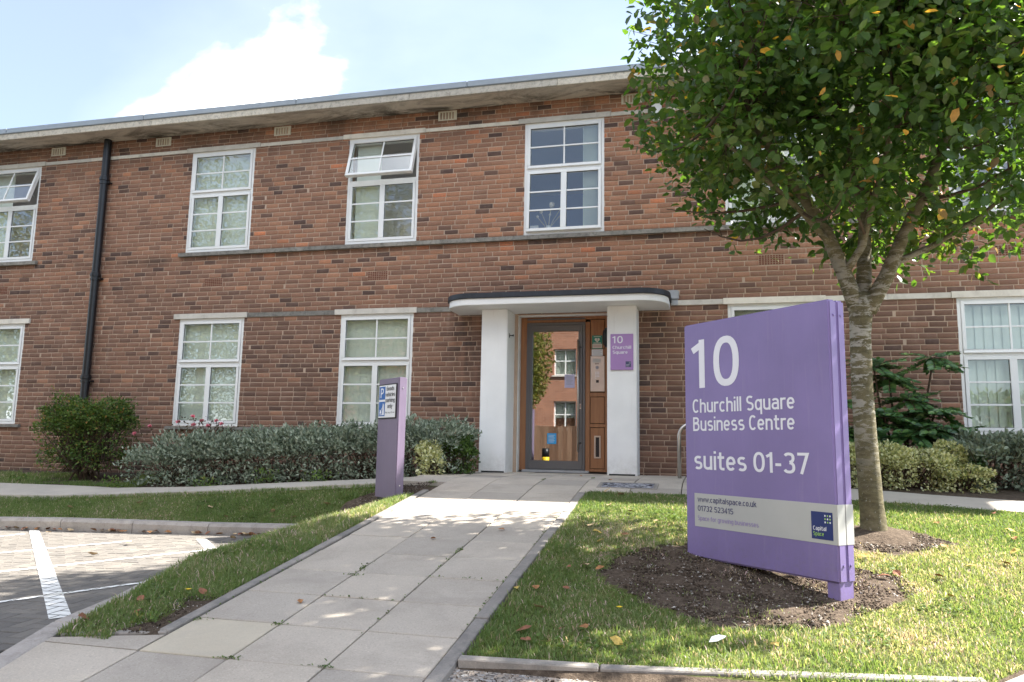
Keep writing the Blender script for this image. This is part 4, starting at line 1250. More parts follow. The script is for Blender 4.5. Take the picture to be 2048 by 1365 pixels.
# intercom
ic = plate('intercom', 1.012, 1.224, YD - .0225, 1.215, 1.742, M['bronze'], .012, None, .004); tag(ic, 'steel door entry intercom panel with keypad on the wooden panel', 'intercom')
plate('name_card', 1.045, 1.165, YD - .0348, 1.645, 1.70, M['band'], .0008, ic); plate('text_line', 1.08, 1.14, YD - .0348, 1.620, 1.630, M['black'], .0006, ic)
m = MB(); m.tube([(1.115, YD - .0346, 1.572), (1.115, YD - .0356, 1.572)], .026, 20); m.build('speaker_grille', M['grey_print'], ic)
for r_ in range(5):
    for c_ in range(3):
        if r_ == 4 and c_ > 0: continue
        plate('key', 1.088 + c_ * .021, 1.102 + c_ * .021, YD - .0348, 1.495 - r_ * .022, 1.508 - r_ * .022, M['lettering'], .003, ic)
plate('camera_window', 1.098, 1.138, YD - .0348, 1.345, 1.385, M['black'], .002, ic)
# bulkhead lamp on inner face of right pillar
m = MB()
pts = [(-.13 + .0, 0)]
outl = []
for i in range(20):
    a = 2 * math.pi * i / 20; outl.append((-.12 + .105 * math.cos(a) * 1.0, 1.975 + .145 * math.sin(a)))
b = len(m.v)
for (xx, s) in ((1.333, 1.0), (1.275, 1.0), (1.240, .72)):
    for (yy_, zz) in outl: m.v.append((xx, -.12 + (yy_ + .12) * s, 1.975 + (zz - 1.975) * s))
for r_ in range(2):
    for i in range(20):
        j = (i + 1) % 20; m.f.append((b + r_ * 20 + i, b + r_ * 20 + j, b + (r_ + 1) * 20 + j, b + (r_ + 1) * 20 + i))
m.f.append(tuple(b + 40 + i for i in range(20)))
wl = m.build('wall_lamp', M['black'], None, None, True); tag(wl, 'black oval bulkhead lamp on the inner side of the right porch pillar', 'lamp')
# white box under the eaves
m = MB(); m.box(1.955, 2.10, -.09, .0, 5.24, 5.70); ab = m.build('alarm_box', M['upvc'], None, None, False, .02, 2); tag(ab, 'white alarm box high on the brick wall, half hidden by tree leaves', 'box')

# ================================================================== lettering
def text_mesh(s, width=None, cap=0.1, spacing=1.0, bold=0.0):
    cu = bpy.data.curves.new('lettering', 'FONT'); cu.body = s; cu.space_character = spacing; cu.offset = bold
    cu.resolution_u = 3
    o = bpy.data.objects.new('tmp', cu); COL.objects.link(o)
    me = bpy.data.meshes.new_from_object(o)
    bpy.data.objects.remove(o); 
    co = np.zeros(len(me.vertices) * 3); me.vertices.foreach_get('co', co); co = co.reshape(-1, 3)
    co[:, 0] -= co[:, 0].min()
    sy = cap / 0.729
    sx = width / co[:, 0].max() if width else sy
    out = np.stack([co[:, 0] * sx, np.zeros(len(co)), co[:, 1] * sy], -1)
    me.vertices.foreach_set('co', out.ravel()); me.update()
    return me
def put_text(s, u0, u1, z, cap, mat, parent, y=-0.0015, bold=0.0, name='lettering'):
    me = text_mesh(s, u1 - u0, cap, 1.0, bold); me.name = name
    return link(name, me, mat, parent, (u0, y, z))

# stroke alphabet: centre lines with a constant pen width, cap height 1
XH = .74; PEN = .136
def _arc(cx, cy, rx, ry, a0, a1, n=14, p=2.35):
    out = []
    for i in range(n + 1):
        a = math.radians(a0 + (a1 - a0) * i / n); c, s = math.cos(a), math.sin(a)
        out.append((cx + rx * math.copysign(abs(c) ** (2 / p), c), cy + ry * math.copysign(abs(s) ** (2 / p), s)))
    return out
def glyph(ch):
    t = PEN; h = t / 2; w = .52; rx = (w - t) / 2; ry = (XH - t) / 2; cx, cy = w / 2, XH / 2
    W = .58; RX = (W - t) / 2; RY = (1 - t) / 2; CX = W / 2
    L, Rr = h, w - h
    bowl = _arc(cx, cy, rx, ry, 0, 360, 28)
    if ch == 'o': return [bowl], w
    if ch == 'c': return [_arc(cx, cy, rx, ry, 48, 312, 22)], w * .94
    if ch == 'e': return [[(L, cy), (Rr, cy)] , _arc(cx, cy, rx, ry, 0, 318, 24)], w
    if ch in 'hn': return [[(L, 0), (L, 1 if ch == 'h' else XH)], [(L, cy)] + _arc(cx, XH - h - rx * .95, rx, rx * .95, 160, 0, 10) + [(Rr, 0)]], w
    if ch == 'm': return [[(L, 0), (L, XH)], [(L, cy)] + _arc(cx, XH - h - rx, rx, rx, 160, 0, 10) + [(Rr, 0)], [(Rr, cy)] + _arc(cx + w - t, XH - h - rx, rx, rx, 160, 0, 10) + [(Rr + w - t, 0)]], w * 2 - t
    if ch == 'u': return [[(L, XH), (L, h + rx)] + _arc(cx, h + rx * .95, rx, rx * .95, 180, 340, 10), [(Rr, 0), (Rr, XH)]], w
    if ch == 'r': return [[(L, 0), (L, XH)], [(L, cy)] + _arc(L + .20, XH - h - .17, .20, .17, 165, 62, 8)], .36
    if ch == 'i': return [[(h, 0), (h, XH)], [(h, .87), (h, 1.0)]], t
    if ch == 'l': return [[(h, 0), (h, 1)]], t
    if ch == 'a': return [_arc(cx, XH - h - .17, rx * .95, .17, 155, 0, 10) + [(Rr, 0)], [(Rr, XH * .56), (cx, XH * .56)] + _arc(cx - .02, (XH * .56 + h) / 2, rx * .92, (XH * .56 - h) / 2, 90, 270, 12) + [(cx, h), (Rr, h + .05)]], w
    if ch in 's': return [_arc(cx, XH - h - .15, rx * .9, .15, 40, 180, 10) + _arc(cx, XH - h - .15, rx * .9, .145, 180, 262, 6) + _arc(cx, h + .155, rx * .92, .15, 82, 0, 6) + _arc(cx, h + .155, rx * .92, .155, 0, -142, 10)], w * .94
    if ch == 'S': return [_arc(CX, 1 - h - .205, RX * .92, .205, 38, 180, 10) + _arc(CX, 1 - h - .205, RX * .92, .20, 180, 262, 6) + _arc(CX, h + .22, RX * .95, .21, 82, 0, 6) + _arc(CX, h + .22, RX * .95, .22, 0, -145, 10)], W
    if ch in 'qgd': 
        st = [(Rr, -.27), (Rr, XH)] if ch == 'q' else ([(Rr, 0), (Rr, 1)] if ch == 'd' else [(Rr, XH), (Rr, -.06)] + _arc(cx, -.06, rx, .15, 0, -145, 8))
        return [_arc(cx - .01, cy, rx, ry, 30, 330, 22), st], w
    if ch in 'bp': return [_arc(cx + .01, cy, rx, ry, 150, -150, 22), [(L, 0 if ch == 'b' else -.27), (L, 1 if ch == 'b' else XH)]], w
    if ch == 't': return [[(.16, .94), (.16, h + .12)] + _arc(.30, h + .13, .14, .13, 180, 275, 7) + [(.39, h)], [(0, XH - h), (.38, XH - h)]], .40
    if ch == 'f': return [[(.16, 0), (.16, .80)] + _arc(.31, .80, .15, .2 - h, 180, 80, 7), [(0, XH - h), (.36, XH - h)]], .38
    if ch == 'k': return [[(L, 0), (L, 1)], [(L, .30), (.46, XH)], [(.22, .46), (.50, 0)]], .52
    if ch == 'v': return [[(.07, XH), (.27, .03), (.47, XH)]], .54
    if ch == 'y': return [[(.07, XH), (.29, .03)], [(.48, XH), (.24, -.20), (.10, -.22)]], .55
    if ch == 'w': return [[(.06, XH), (.20, .03), (.37, XH - .08), (.54, .03), (.68, XH)]], .74
    if ch == 'x': return [[(.06, 0), (.46, XH)], [(.06, XH), (.46, 0)]], .52
    if ch == 'C': return [_arc(CX, .5, RX, RY, 45, 315, 24)], W * .96
    if ch == 'G': return [_arc(CX, .5, RX, RY, 45, 320, 24), [(W - h, .18), (W - h, .5), (CX, .5)]], W
    if ch == 'B': return [[(h, 0), (h, 1)], [(h, 1 - h), (.27, 1 - h)] + _arc(.27, .765 - h * .1, .19, .235 - h * .9, 90, -90, 10) + [(h, .54)], [(h, .54), (.29, .54)] + _arc(.29, (.54 + h) / 2, .22, (.54 - h) / 2, 90, -90, 10) + [(h, h)]], .585
    if ch == 'P': return [[(h, 0), (h, 1)], [(h, 1 - h), (.27, 1 - h)] + _arc(.27, .70, .21, .30 - h, 90, -90, 10) + [(h, .40)]], .56
    if ch == '0': return [_arc(.29, .5, .29 - h, .5 - h, 0, 360, 30)], .58
    if ch == '1': return [[(.30 - h, 0), (.30 - h, 1)], [(.0, .78), (.30 - h, .90)]], .32
    if ch == '2': return [_arc(.26, .71, .26 - h, .29 - h, 165, -20, 12) + [(.09, .10), (.09, h), (.52, h)]], .54
    if ch == '3': return [_arc(.25, .735, .215 - h * .2, .265 - h, 150, -85, 12), _arc(.25, .29, .25 - h * .4, .29 - h, 85, -152, 14)], .54
    if ch == '4': return [[(.40, 0), (.40, .98), (.06, .30), (.54, .30)]], .56
    if ch == '5': return [[(.48, 1 - h), (.12, 1 - h), (.10, .56)] + _arc(.26, .31, .24, .31 - h, 115, -148, 14)], .54
    if ch == '7': return [[(.02, 1 - h), (.47, 1 - h), (.19, 0)]], .52
    if ch == '-': return [[(.03, .40), (.31, .40)]], .34
    if ch == '.': return [[(h, 0), (h, .15)]], t
    return [], .28
def stroke_text(s, u0, u1, z, cap, mat, parent, y=-.0015, track=.085, name='lettering'):
    """word by word; each word one lettering part"""
    x = 0.0; items = []
    for ch in s:
        if ch == ' ': x += .20 + track; items.append(None); continue
        st, w = glyph(ch); items.append((x, st)); x += w + track
    total = x - track; sx = (u1 - u0) / total
    words = [[]]
    for it in items:
        if it is None: words.append([])
        else: words[-1].append(it)
    for wd in words:
        m = MB(); k = 0
        for (ox, strokes) in wd:
            for pl in strokes:
                P = [np.array((ox + a, b)) for a, b in pl]
                P = [P[0]] + [b for a, b in zip(P[:-1], P[1:]) if np.linalg.norm(b - a) > .012]
                n = len(P); closed = np.linalg.norm(P[0] - P[-1]) < .02 and n > 8
                Lf, Rt = [], []
                for i in range(n):
                    if closed: d0 = P[i] - P[i - 1 if i else n - 2]; d1 = P[(i + 1) if i < n - 1 else 1] - P[i]
                    else: d0 = P[i] - P[max(i - 1, 0)]; d1 = P[min(i + 1, n - 1)] - P[i]
                    if np.linalg.norm(d0) < 1e-6: d0 = d1
                    if np.linalg.norm(d1) < 1e-6: d1 = d0
                    d0 = d0 / np.linalg.norm(d0); d1 = d1 / np.linalg.norm(d1)
                    nn = np.array((-(d0 + d1)[1], (d0 + d1)[0])); nn /= np.linalg.norm(nn) + 1e-9
                    sc = PEN / 2 / max(.45, abs(nn @ np.array((-d1[1], d1[0]))))
                    Lf.append(P[i] + nn * sc); Rt.append(P[i] - nn * sc)
                yo = -.00012 * (k % 3); k += 1
                for i in range(n - 1):
                    m.poly([(q[0] * sx, yo, q[1] * cap) for q in (Rt[i], Rt[i + 1], Lf[i + 1], Lf[i])])
        if m.f: m.build(name, mat, parent, (u0, y, z))

def ring_poly(cx, cz, rx, rz, tx, tz, n=40, p=2.35):
    """superellipse ring (a digit 0) as quads in x,z"""
    m = MB()
    def pt(a, ax, az):
        c, s_ = math.cos(a), math.sin(a)
        return (cx + ax * math.copysign(abs(c) ** (2 / p), c), 0, cz + az * math.copysign(abs(s_) ** (2 / p), s_))
    for i in range(n):
        a, b = 2 * math.pi * i / n, 2 * math.pi * (i + 1) / n
        m.poly([pt(a, rx, rz), pt(a, rx - tx, rz - tz), pt(b, rx - tx, rz - tz), pt(b, rx, rz)])
    return m
def one_poly(m, x0, x1, z0, h, t):
    """digit 1 with a flag, no foot; stem right edge at x1"""
    m.poly([(x1 - t, 0, z0), (x1, 0, z0), (x1, 0, z0 + h), (x1 - t * .78, 0, z0 + h), (x1 - t, 0, z0 + h - t * .5)])
    m.poly([(x0, 0, z0 + h * .74), (x1 - t, 0, z0 + h * .74), (x1 - t, 0, z0 + h - t * .5), (x1 - t * .78, 0, z0 + h), (x1 - t * 1.05, 0, z0 + h * .92), (x0, 0, z0 + h * .845)][0:2] + [(x1 - t, 0, z0 + h - t * .5), (x1 - t * 1.3, 0, z0 + h * .88), (x0, 0, z0 + h * .835)])

# ================================================================== big monolith sign
A = Vector((2.476, -4.975, 0)); B = Vector((3.395, -5.946, 0))
dirn = (B - A).normalized(); LEN = (B - A).length
ang = math.atan2(dirn.y, dirn.x)
zb, zt = -0.41, 1.342
sg = thing('monolith_sign', 'tall purple monolith sign reading 10 Churchill Square Business Centre on bare soil patch', 'sign', (A.x, A.y, 0), ang)
T2 = 0.152
m = MB(); m.box(0, LEN, 0, T2 / 2 - .001, zb, zt); body = m.build('front_panel', M['purple'], sg, None, False, .012, 3)
m = MB(); m.box(0, LEN, T2 / 2 + .001, T2, zb, zt); m.build('rear_panel', M['purple'], sg, None, False, .012, 3)
for (u0, u1) in ((.02, .135), (1.235, LEN - .01)):
    m = MB(); m.box(u0, u1, .012, T2 - .012, -.72, zb + .02); m.build('leg', M['purple'], sg, None, False, .004, 1)
for z in (zb + .105, zt - .10):
    for y in (T2 * .28, T2 * .72):
        m = MB(); m.tube([(LEN - .001, y, z), (LEN + .006, y, z)], .008, 10); m.build('rivet', M['purple'], sg)
BZ0, BZ1 = -.182, .060
m = MB(); m.box(.097, LEN - .004, -.0016, .004, BZ0, BZ1); band = m.build('band', M['band'], sg)
m = MB(); m.box(LEN - .004, LEN + .0016, .002, T2 / 2 - .004, BZ0, BZ1); m.box(LEN - .004, LEN + .0016, T2 / 2 + .004, T2 - .003, BZ0, BZ1); m.build('band_end', M['band'], sg)
def to_parent(m, name, mat, parent, y):
    o = m.build(name, mat, parent, (0, y, 0)); return o
stroke_text('10', .096, .572, .843, .368, M['lettering'], sg, -.0015, .19, 'digits')
stroke_text('Churchill Square', .092, 1.048, .657, .104, M['lettering'], sg)
stroke_text('Business Centre', .094, 1.043, .521, .104, M['lettering'], sg)
stroke_text('suites 01-37', .098, 1.142, .236, .136, M['lettering'], sg)
stroke_text('www.capitalspace.co.uk', .130, .700, -.002, .040, M['navy_text'], sg, -.003)
stroke_text('01732 523415', .130, .485, -.068, .040, M['navy_text'], sg, -.003)
stroke_text('Space for growing businesses', .130, .715, -.136, .034, M['lilac_text'], sg, -.003)
def logo(parent, u0, z0, s, y, navy, white, lime, detail=True):
    m = MB(); m.box(u0, u0 + s, y - .001, y, z0, z0 + s * 1.06); lg = m.build('logo_panel', navy, parent)
    for i in range(3):
        for k in range(3):
            cx, cz = u0 + s * (.66 + .115 * i), z0 + s * (.92 - .125 * k)
            m = MB(); m.poly([(cx + s * .034 * math.cos(2 * math.pi * q / 12), 0, cz + s * .038 * math.sin(2 * math.pi * q / 12)) for q in range(12)])
            m.build('logo_dot', lime if (i + k) % 2 else white, lg, (0, y - .002, 0))
    stroke_text('Capital', u0 + s * .08, u0 + s * .70, z0 + s * .34, s * .16, white, lg, y - .002)
    stroke_text('Space', u0 + s * .08, u0 + s * .58, z0 + s * .13, s * .16, lime, lg, y - .002)
    return lg
logo(sg, 1.147, -.158, .158, -.0020, M['navy'], M['lettering'], M['lime'])

# ---- wall sign on the right pillar
ws = thing('wall_sign', 'small purple plate reading 10 Churchill Square on the right white pillar', 'sign', (1.383, -.452, 1.466))
m = MB(); m.box(0, .315, -.018, 0, 0, .505); m.build('plate', M['purple_plate'], ws, None, False, .004, 1)
stroke_text('10', .029, .172, .374, .100, M['lettering'], ws, -.0195, .17, 'digits')
stroke_text('Churchill', .030, .287, .294, .044, M['lettering'], ws, -.0195)
stroke_text('Square', .032, .238, .226, .044, M['lettering'], ws, -.0195)
logo(ws, .210, .040, .074, -.0190, M['navy_faded'], M['lettering'], M['band'])

# ---- parking sign post
Cn = Vector((-.615, -3.22, 0))
pd = Vector((.76, -.65, 0)).normalized()
PW = .50; zp0 = -.215
st = Cn - pd * PW
pp = thing('parking_sign_post', 'narrow purple post with goods vehicles parking plate beside the ramp', 'sign post', (st.x, st.y, zp0), math.atan2(pd.y, pd.x))
m = MB(); m.box(0, PW, 0, .098, .015, 1.338); m.build('post_body', M['purple_post'], pp, None, False, .008, 2)
m = MB(); m.box(.03, PW - .03, .02, .095, -.2, .02); m.build('foot', M['black'], pp)
for z in (.16, 1.22):
    m = MB(); m.tube([(PW - .001, .049, z), (PW + .004, .049, z)], .007, 8); m.build('screw', M['steel'], pp)
m = MB(); m.box(.02, .465, -.012, 0, .885, 1.275); m.build('plate_border', M['black'], pp, None, False, .006, 1)
pl_ = plate('sign_plate', .034, .451, -.0125, .899, 1.261, M['paper'], .0012, pp)
m = MB(); m.box(.046, .196, -.0152, -.0140, 1.102, 1.248); m.build('blue_square', M['sign_blue'], pp)
m = MB(); m.box(.046, .196, -.0152, -.0140, .915, 1.078); m.build('blue_square', M['sign_blue'], pp)
stroke_text('P', .084, .160, 1.122, .108, M['lettering'], pp, -.0165)
m = MB()
for tri in (([(.066, .928), (.186, .928), (.186, .935), (.066, .935)]), ([(.135, .935), (.182, .935), (.172, 1.040), (.148, 1.065)]), ([(.070, .945), (.120, .945), (.110, .980), (.082, .990)]), ([(.118, 1.0), (.150, 1.020), (.146, 1.035), (.112, .972)])):
    m.poly([(x, 0, z) for x, z in tri])
m.build('loading_symbol', M['lettering'], pp, (0, -.0165, 0))
for s_, u0, u1, z in (('Goods', .228, .415, 1.198), ('vehicles', .205, .442, 1.132), ('parking', .212, .436, 1.068), ('only', .262, .385, 1.002)):
    stroke_text(s_, u0, u1, z, .046, M['black'], pp, -.0165)
put_text('Max stay 15 min', .212, .440, .945, .020, M['black'], pp, -.0165, .0)

# ---- stainless hoop behind the sign
m = MB(); pts = [(2.315, -.9, -.1), (2.315, -.9, .55)]
for i in range(1, 9):
    a = math.pi - (math.pi / 2) * i / 8; pts.append((2.315 + .17 + .17 * math.cos(a), -.9, .55 + .17 * math.sin(a)))
for i in range(0, 9):
    a = math.pi / 2 - (math.pi / 2) * i / 8; pts.append((2.90 + .17 * math.cos(a), -.9, .55 + .17 * math.sin(a)))
pts.append((3.07, -.9, -.1))
m.tube(pts, .024, 12); hp_ = m.build('cycle_hoop', M['steel'], None, None, True); tag(hp_, 'stainless steel cycle hoop beside brick wall, half behind the purple sign', 'cycle stand')

# ================================================================== foliage helpers
LEAF_V = np.array([(0, 0, 0), (.30, .5, .06), (.70, .42, .05), (1.0, 0, -.04), (.70, -.42, .05), (.30, -.5, .06)])
LEAF_F = np.array([(0, 1, 2, 3), (0, 3, 4, 5)])
def unit(v): return v / (np.linalg.norm(v, axis=-1, keepdims=True) + 1e-9)
def leaf_arrays(P, D, N, L, W):
    D = unit(D); Bv = unit(np.cross(N, D)); N = np.cross(D, Bv)
    L = np.broadcast_to(L, (len(P),)); W = np.broadcast_to(W, (len(P),))
    V = P[:, None] + (LEAF_V[None, :, 0:1] * L[:, None, None]) * D[:, None] + (LEAF_V[None, :, 1:2] * W[:, None, None]) * Bv[:, None] + (LEAF_V[None, :, 2:3] * L[:, None, None]) * N[:, None]
    Fa = (LEAF_F[None] + 6 * np.arange(len(P))[:, None, None]).reshape(-1, 4)
    return V.reshape(-1, 3), Fa
def leaf_mesh(name, P, D, N, L, W, rnd):
    V, Fa = leaf_arrays(P, D, N, L, W)
    return np_mesh(name, V, Fa, {'rnd': np.repeat(rnd, 6)}, False)
def rnd_unit(n, rng): return unit(rng.normal(size=(n, 3)))

# ================================================================== street tree
rt = np.random.default_rng(21)
TX, TY = 3.94, -4.20
TZ = float(Sp(TY)) 
tree = thing('street_tree', 'young leafy broadleaf tree with pale lichened trunk standing on the lawn behind the sign', 'tree', (0, 0, 0))
m = MB()
m.tube([(TX - .005, TY, TZ - .15), (TX, TY, TZ - .02), (TX, TY, TZ + .05), (TX - .01, TY, TZ + .25), (TX - .03, TY, .5), (TX - .04, TY, .9), (TX - .035, TY, 1.35), (TX - .02, TY, 1.58), (TX - .01, TY, 1.72)],
       [.15, .132, .104, .092, .087, .084, .083, .095, .076], 20)
m.build('trunk', M['bark'], tree, None, True)
BRANCH = []   # (points, radii)
def spline(p0, p1, bend, n=6):
    p0 = np.array(p0, float); p1 = np.array(p1, float)
    return [tuple(p0 + (p1 - p0) * t + np.array(bend) * math.sin(math.pi * t)) for t in np.linspace(0, 1, n)]
def crown_in(p):
    c = np.array((4.05, -4.20, 3.95)); r = np.array((2.10, 2.0, 2.25))
    q = (np.asarray(p) - c) / r
    zz = np.where(q[..., 2] < 0, np.abs(q[..., 2]) ** 3.4, q[..., 2] ** 2)      # fuller below the middle
    return np.sqrt(q[..., 0] ** 2 + q[..., 1] ** 2 + zz)
def crown_floor(x): return np.interp(x, [1.9, 2.1, 2.53, 2.92, 3.33, 3.9, 4.4, 5.0, 6.0], [3.15, 3.02, 2.66, 2.42, 2.26, 2.14, 1.95, 1.97, 2.2])
limbs = [((TX - .04, TY, 1.56), [(3.80, -4.24, 1.86), (3.66, -4.28, 2.24), (3.40, -4.32, 2.70), (3.05, -4.35, 3.3)], .075),
         ((TX, TY + .02, 1.60), [(3.98, -4.10, 1.95), (4.02, -4.02, 2.4), (3.95, -3.90, 3.2), (3.9, -3.8, 4.3)], .070),
         ((TX + .03, TY, 1.56), [(4.12, -4.24, 1.84), (4.24, -4.30, 2.14), (4.45, -4.40, 2.60), (4.75, -4.5, 3.4)], .072),
         ((3.80, -4.24, 1.88), [(3.92, -4.40, 2.08), (3.96, -4.50, 2.30), (4.05, -4.75, 2.7), (4.1, -5.1, 3.3)], .034),
         ((4.16, -4.26, 1.94), [(4.50, -4.20, 2.10), (4.85, -4.15, 2.32), (5.3, -4.1, 2.7)], .030),
         ((3.70, -4.27, 2.12), [(3.45, -4.50, 2.35), (3.10, -4.75, 2.62), (2.7, -4.9, 3.0)], .030)]
limb_nodes = []
for base, pts, r0 in limbs:
    P = [base] + pts
    Q = []
    for a, b in zip(P[:-1], P[1:]):
        for t in np.linspace(0, 1, 4)[:-1]: Q.append(tuple(np.array(a) * (1 - t) + np.array(b) * t))
    Q.append(P[-1])
    R = list(np.linspace(r0, r0 * .42, len(Q)))
    mm = MB(); mm.tube(Q, R, 10); mm.build('limb', M['bark'], tree, None, True)
    for q in Q[len(Q) // 3:]: limb_nodes.append(np.array(q))
limb_nodes = np.array(limb_nodes)
tips = []
bb = MB()
for i in range(150):
    for _ in range(40):
        p = np.array((4.05, -4.2, 3.95)) + rt.normal(size=3) * np.array((1.15, 1.1, 1.2))
        k = crown_in(p)
        if .35 < k < .93 and p[2] > 1.95 + .55 * rt.random(): break
    d = np.linalg.norm(limb_nodes - p, axis=1) + 0.8 * np.maximum(0, limb_nodes[:, 2] - p[2] + .1)
    a = limb_nodes[int(np.argmin(d + rt.random(len(d)) * .3))]
    L = np.linalg.norm(p - a)
    pts = spline(a, p, (0, 0, -.10 * L + rt.normal() * .05), 6)
    bb.tube(pts, list(np.linspace(.011 + .006 * L, .004, 6)), 5, False)
    for q in pts[2:]: tips.append((np.array(q), p - a))
bb.build('branches', M['twig'], tree, None, True)
# twigs with leaves set along them
LP, LD, LN = [], [], []
tw = MB()
nt = 0
for (q, dv) in tips:
    for _ in range(3):
        out = q - np.array((4.05, -4.2, 3.7)); out /= np.linalg.norm(out) + 1e-6
        d = unit(out * .9 + rt.normal(size=3) * .75 + np.array((0, 0, .12)))
        ln = rt.uniform(.28, .62)
        e = q + d * ln
        k = crown_in(e)
        if k > 1.06 + .10 * math.sin(e[0] * 5 + e[2] * 4) or e[2] < float(crown_floor(e[0])) - .06 + .10 * math.sin(e[0] * 6): continue
        nt += 1
        if nt % 2 == 0: tw.tube([tuple(q), tuple((q + e) / 2 + rt.normal(size=3) * .02), tuple(e)], [.004, .003, .0015], 4, False)
        nl = int(rt.integers(9, 15))
        for j in range(nl):
            t = .12 + .95 * (j + rt.random() * .6) / nl
            side = unit(np.cross(d, rt.normal(size=3)))
            LP.append(q + d * ln * t + side * .01); LD.append(unit(d * .55 + side * .85 + np.array((0, 0, -.22)) + rt.normal(size=3) * .18)); LN.append(unit(np.array((0, 0, 1.0)) + rt.normal(size=3) * .55))
# long whippy shoots that break the outline
for i in range(46):
    th = rt.uniform(0, 2 * math.pi); ph = rt.uniform(-.45, .9)
    dirv = np.array((math.cos(th) * math.cos(ph), math.sin(th) * math.cos(ph), math.sin(ph)))
    q = np.array((4.05, -4.2, 3.95)) + dirv * np.array((2.1, 2.0, 2.25)) * rt.uniform(.80, .92)
    if q[2] < float(crown_floor(q[0])) + .1: continue
    d = unit(dirv + np.array((0, 0, .5)) + rt.normal(size=3) * .3); ln = rt.uniform(.35, .6); e = q + d * ln
    tw.tube([tuple(q), tuple((q + e) / 2 + np.array((0, 0, -.02))), tuple(e)], [.005, .0035, .0015], 4, False)
    for j in range(14):
        side = unit(np.cross(d, rt.normal(size=3)))
        LP.append(q + d * ln * (j + 1) / 14); LD.append(unit(d * .5 + side * .9 + np.array((0, 0, -.25)))); LN.append(unit(np.array((0, 0, 1.0)) + rt.normal(size=3) * .5))
tw.build('twigs', M['twig'], tree, None, True)
LP, LD, LN = map(np.array, (LP, LD, LN))
# inner fill so the crown closes, thinner toward the foot
nf = 27000
th = rnd_unit(nf, rt); rad = rt.random(nf) ** .42
tq = th * rad[:, None]; qz = np.clip(tq[:, 2], -.97, .97); wide = np.where(qz < 0, np.sqrt((1 - np.abs(qz) ** 3.4) / (1 - qz ** 2)), 1.0)
fp = np.array((4.05, -4.2, 3.95)) + tq * np.stack([wide, wide, wide * 0 + 1], -1) * np.array((2.08, 1.98, 2.2))
keep = (fp[:, 2] > crown_floor(fp[:, 0]) + .22 * rt.random(nf)) & ((fp[:, 2] > 3.1) | (rt.random(nf) < .88)) & (np.sin(fp[:, 0] * 4.1 + fp[:, 2] * 3.3) + np.sin(fp[:, 1] * 4.7 - fp[:, 2] * 2.9) + rt.normal(size=nf) * .6 > -.95)
fp = fp[keep]
LP = np.concatenate([LP, fp]); LD = np.concatenate([LD, unit(rnd_unit(len(fp), rt) + np.array((0, 0, -.35)))]); LN = np.concatenate([LN, unit(np.array((0, 0, 1.0)) + rt.normal(size=(len(fp), 3)) * .6)])
n = len(LP)
LL = rt.uniform(.055, .112, n); LW = LL * rt.uniform(.52, .68, n)
cl = .5 + .5 * np.sin(LP[:, 0] * 2.6 + LP[:, 2] * 1.9 + 1) * np.sin(LP[:, 1] * 2.3 - LP[:, 2] * 2.2)
LR = np.clip(.12 + .45 * rt.random(n) + .22 * cl, 0, .80)
outk = crown_in(LP)
LR = np.where(rt.random(n) < .018 + .035 * (outk > .92), rt.uniform(.80, 1.0, n), LR)
dcam = np.linalg.norm(LP - CAM, axis=1)
vis = np.array([(lambda a: 0 < a[0] < 1024 and 0 < a[1] < 682)(view_px(p)) for p in LP])
near = np.argsort(np.where(vis, dcam, 99))[:300]
mk = np.ones(n, bool); mk[near] = False
stuff(link('crown', leaf_mesh('crown', LP[mk], LD[mk], LN[mk], LL[mk], LW[mk], LR[mk]), M['tree_leaf'], tree))
lms = []
for k in range(12):
    me = leaf_mesh('leaf', np.zeros((1, 3)), np.array([[1., 0, 0]]), np.array([[0, 0, 1.]]), 1.0, .6, np.array([(k + .5) / 12 * .85 if k < 10 else .88 + .08 * (k - 10)])); me.materials.append(M['tree_leaf']); lms.append(me)
for i in near:
    d = Vector(LD[i]).normalized(); b_ = Vector(LN[i]).cross(d).normalized(); nn = d.cross(b_)
    o = link('leaf', lms[min(11, int(LR[i] / .085)) if LR[i] < .85 else 11], None, tree)
    s = float(LL[i])
    o.matrix_local = Matrix.Translation(Vector(LP[i])) @ Matrix(((d.x, b_.x, nn.x, 0), (d.y, b_.y, nn.y, 0), (d.z, b_.z, nn.z, 0), (0, 0, 0, 1))) @ Matrix.Scale(s, 4)

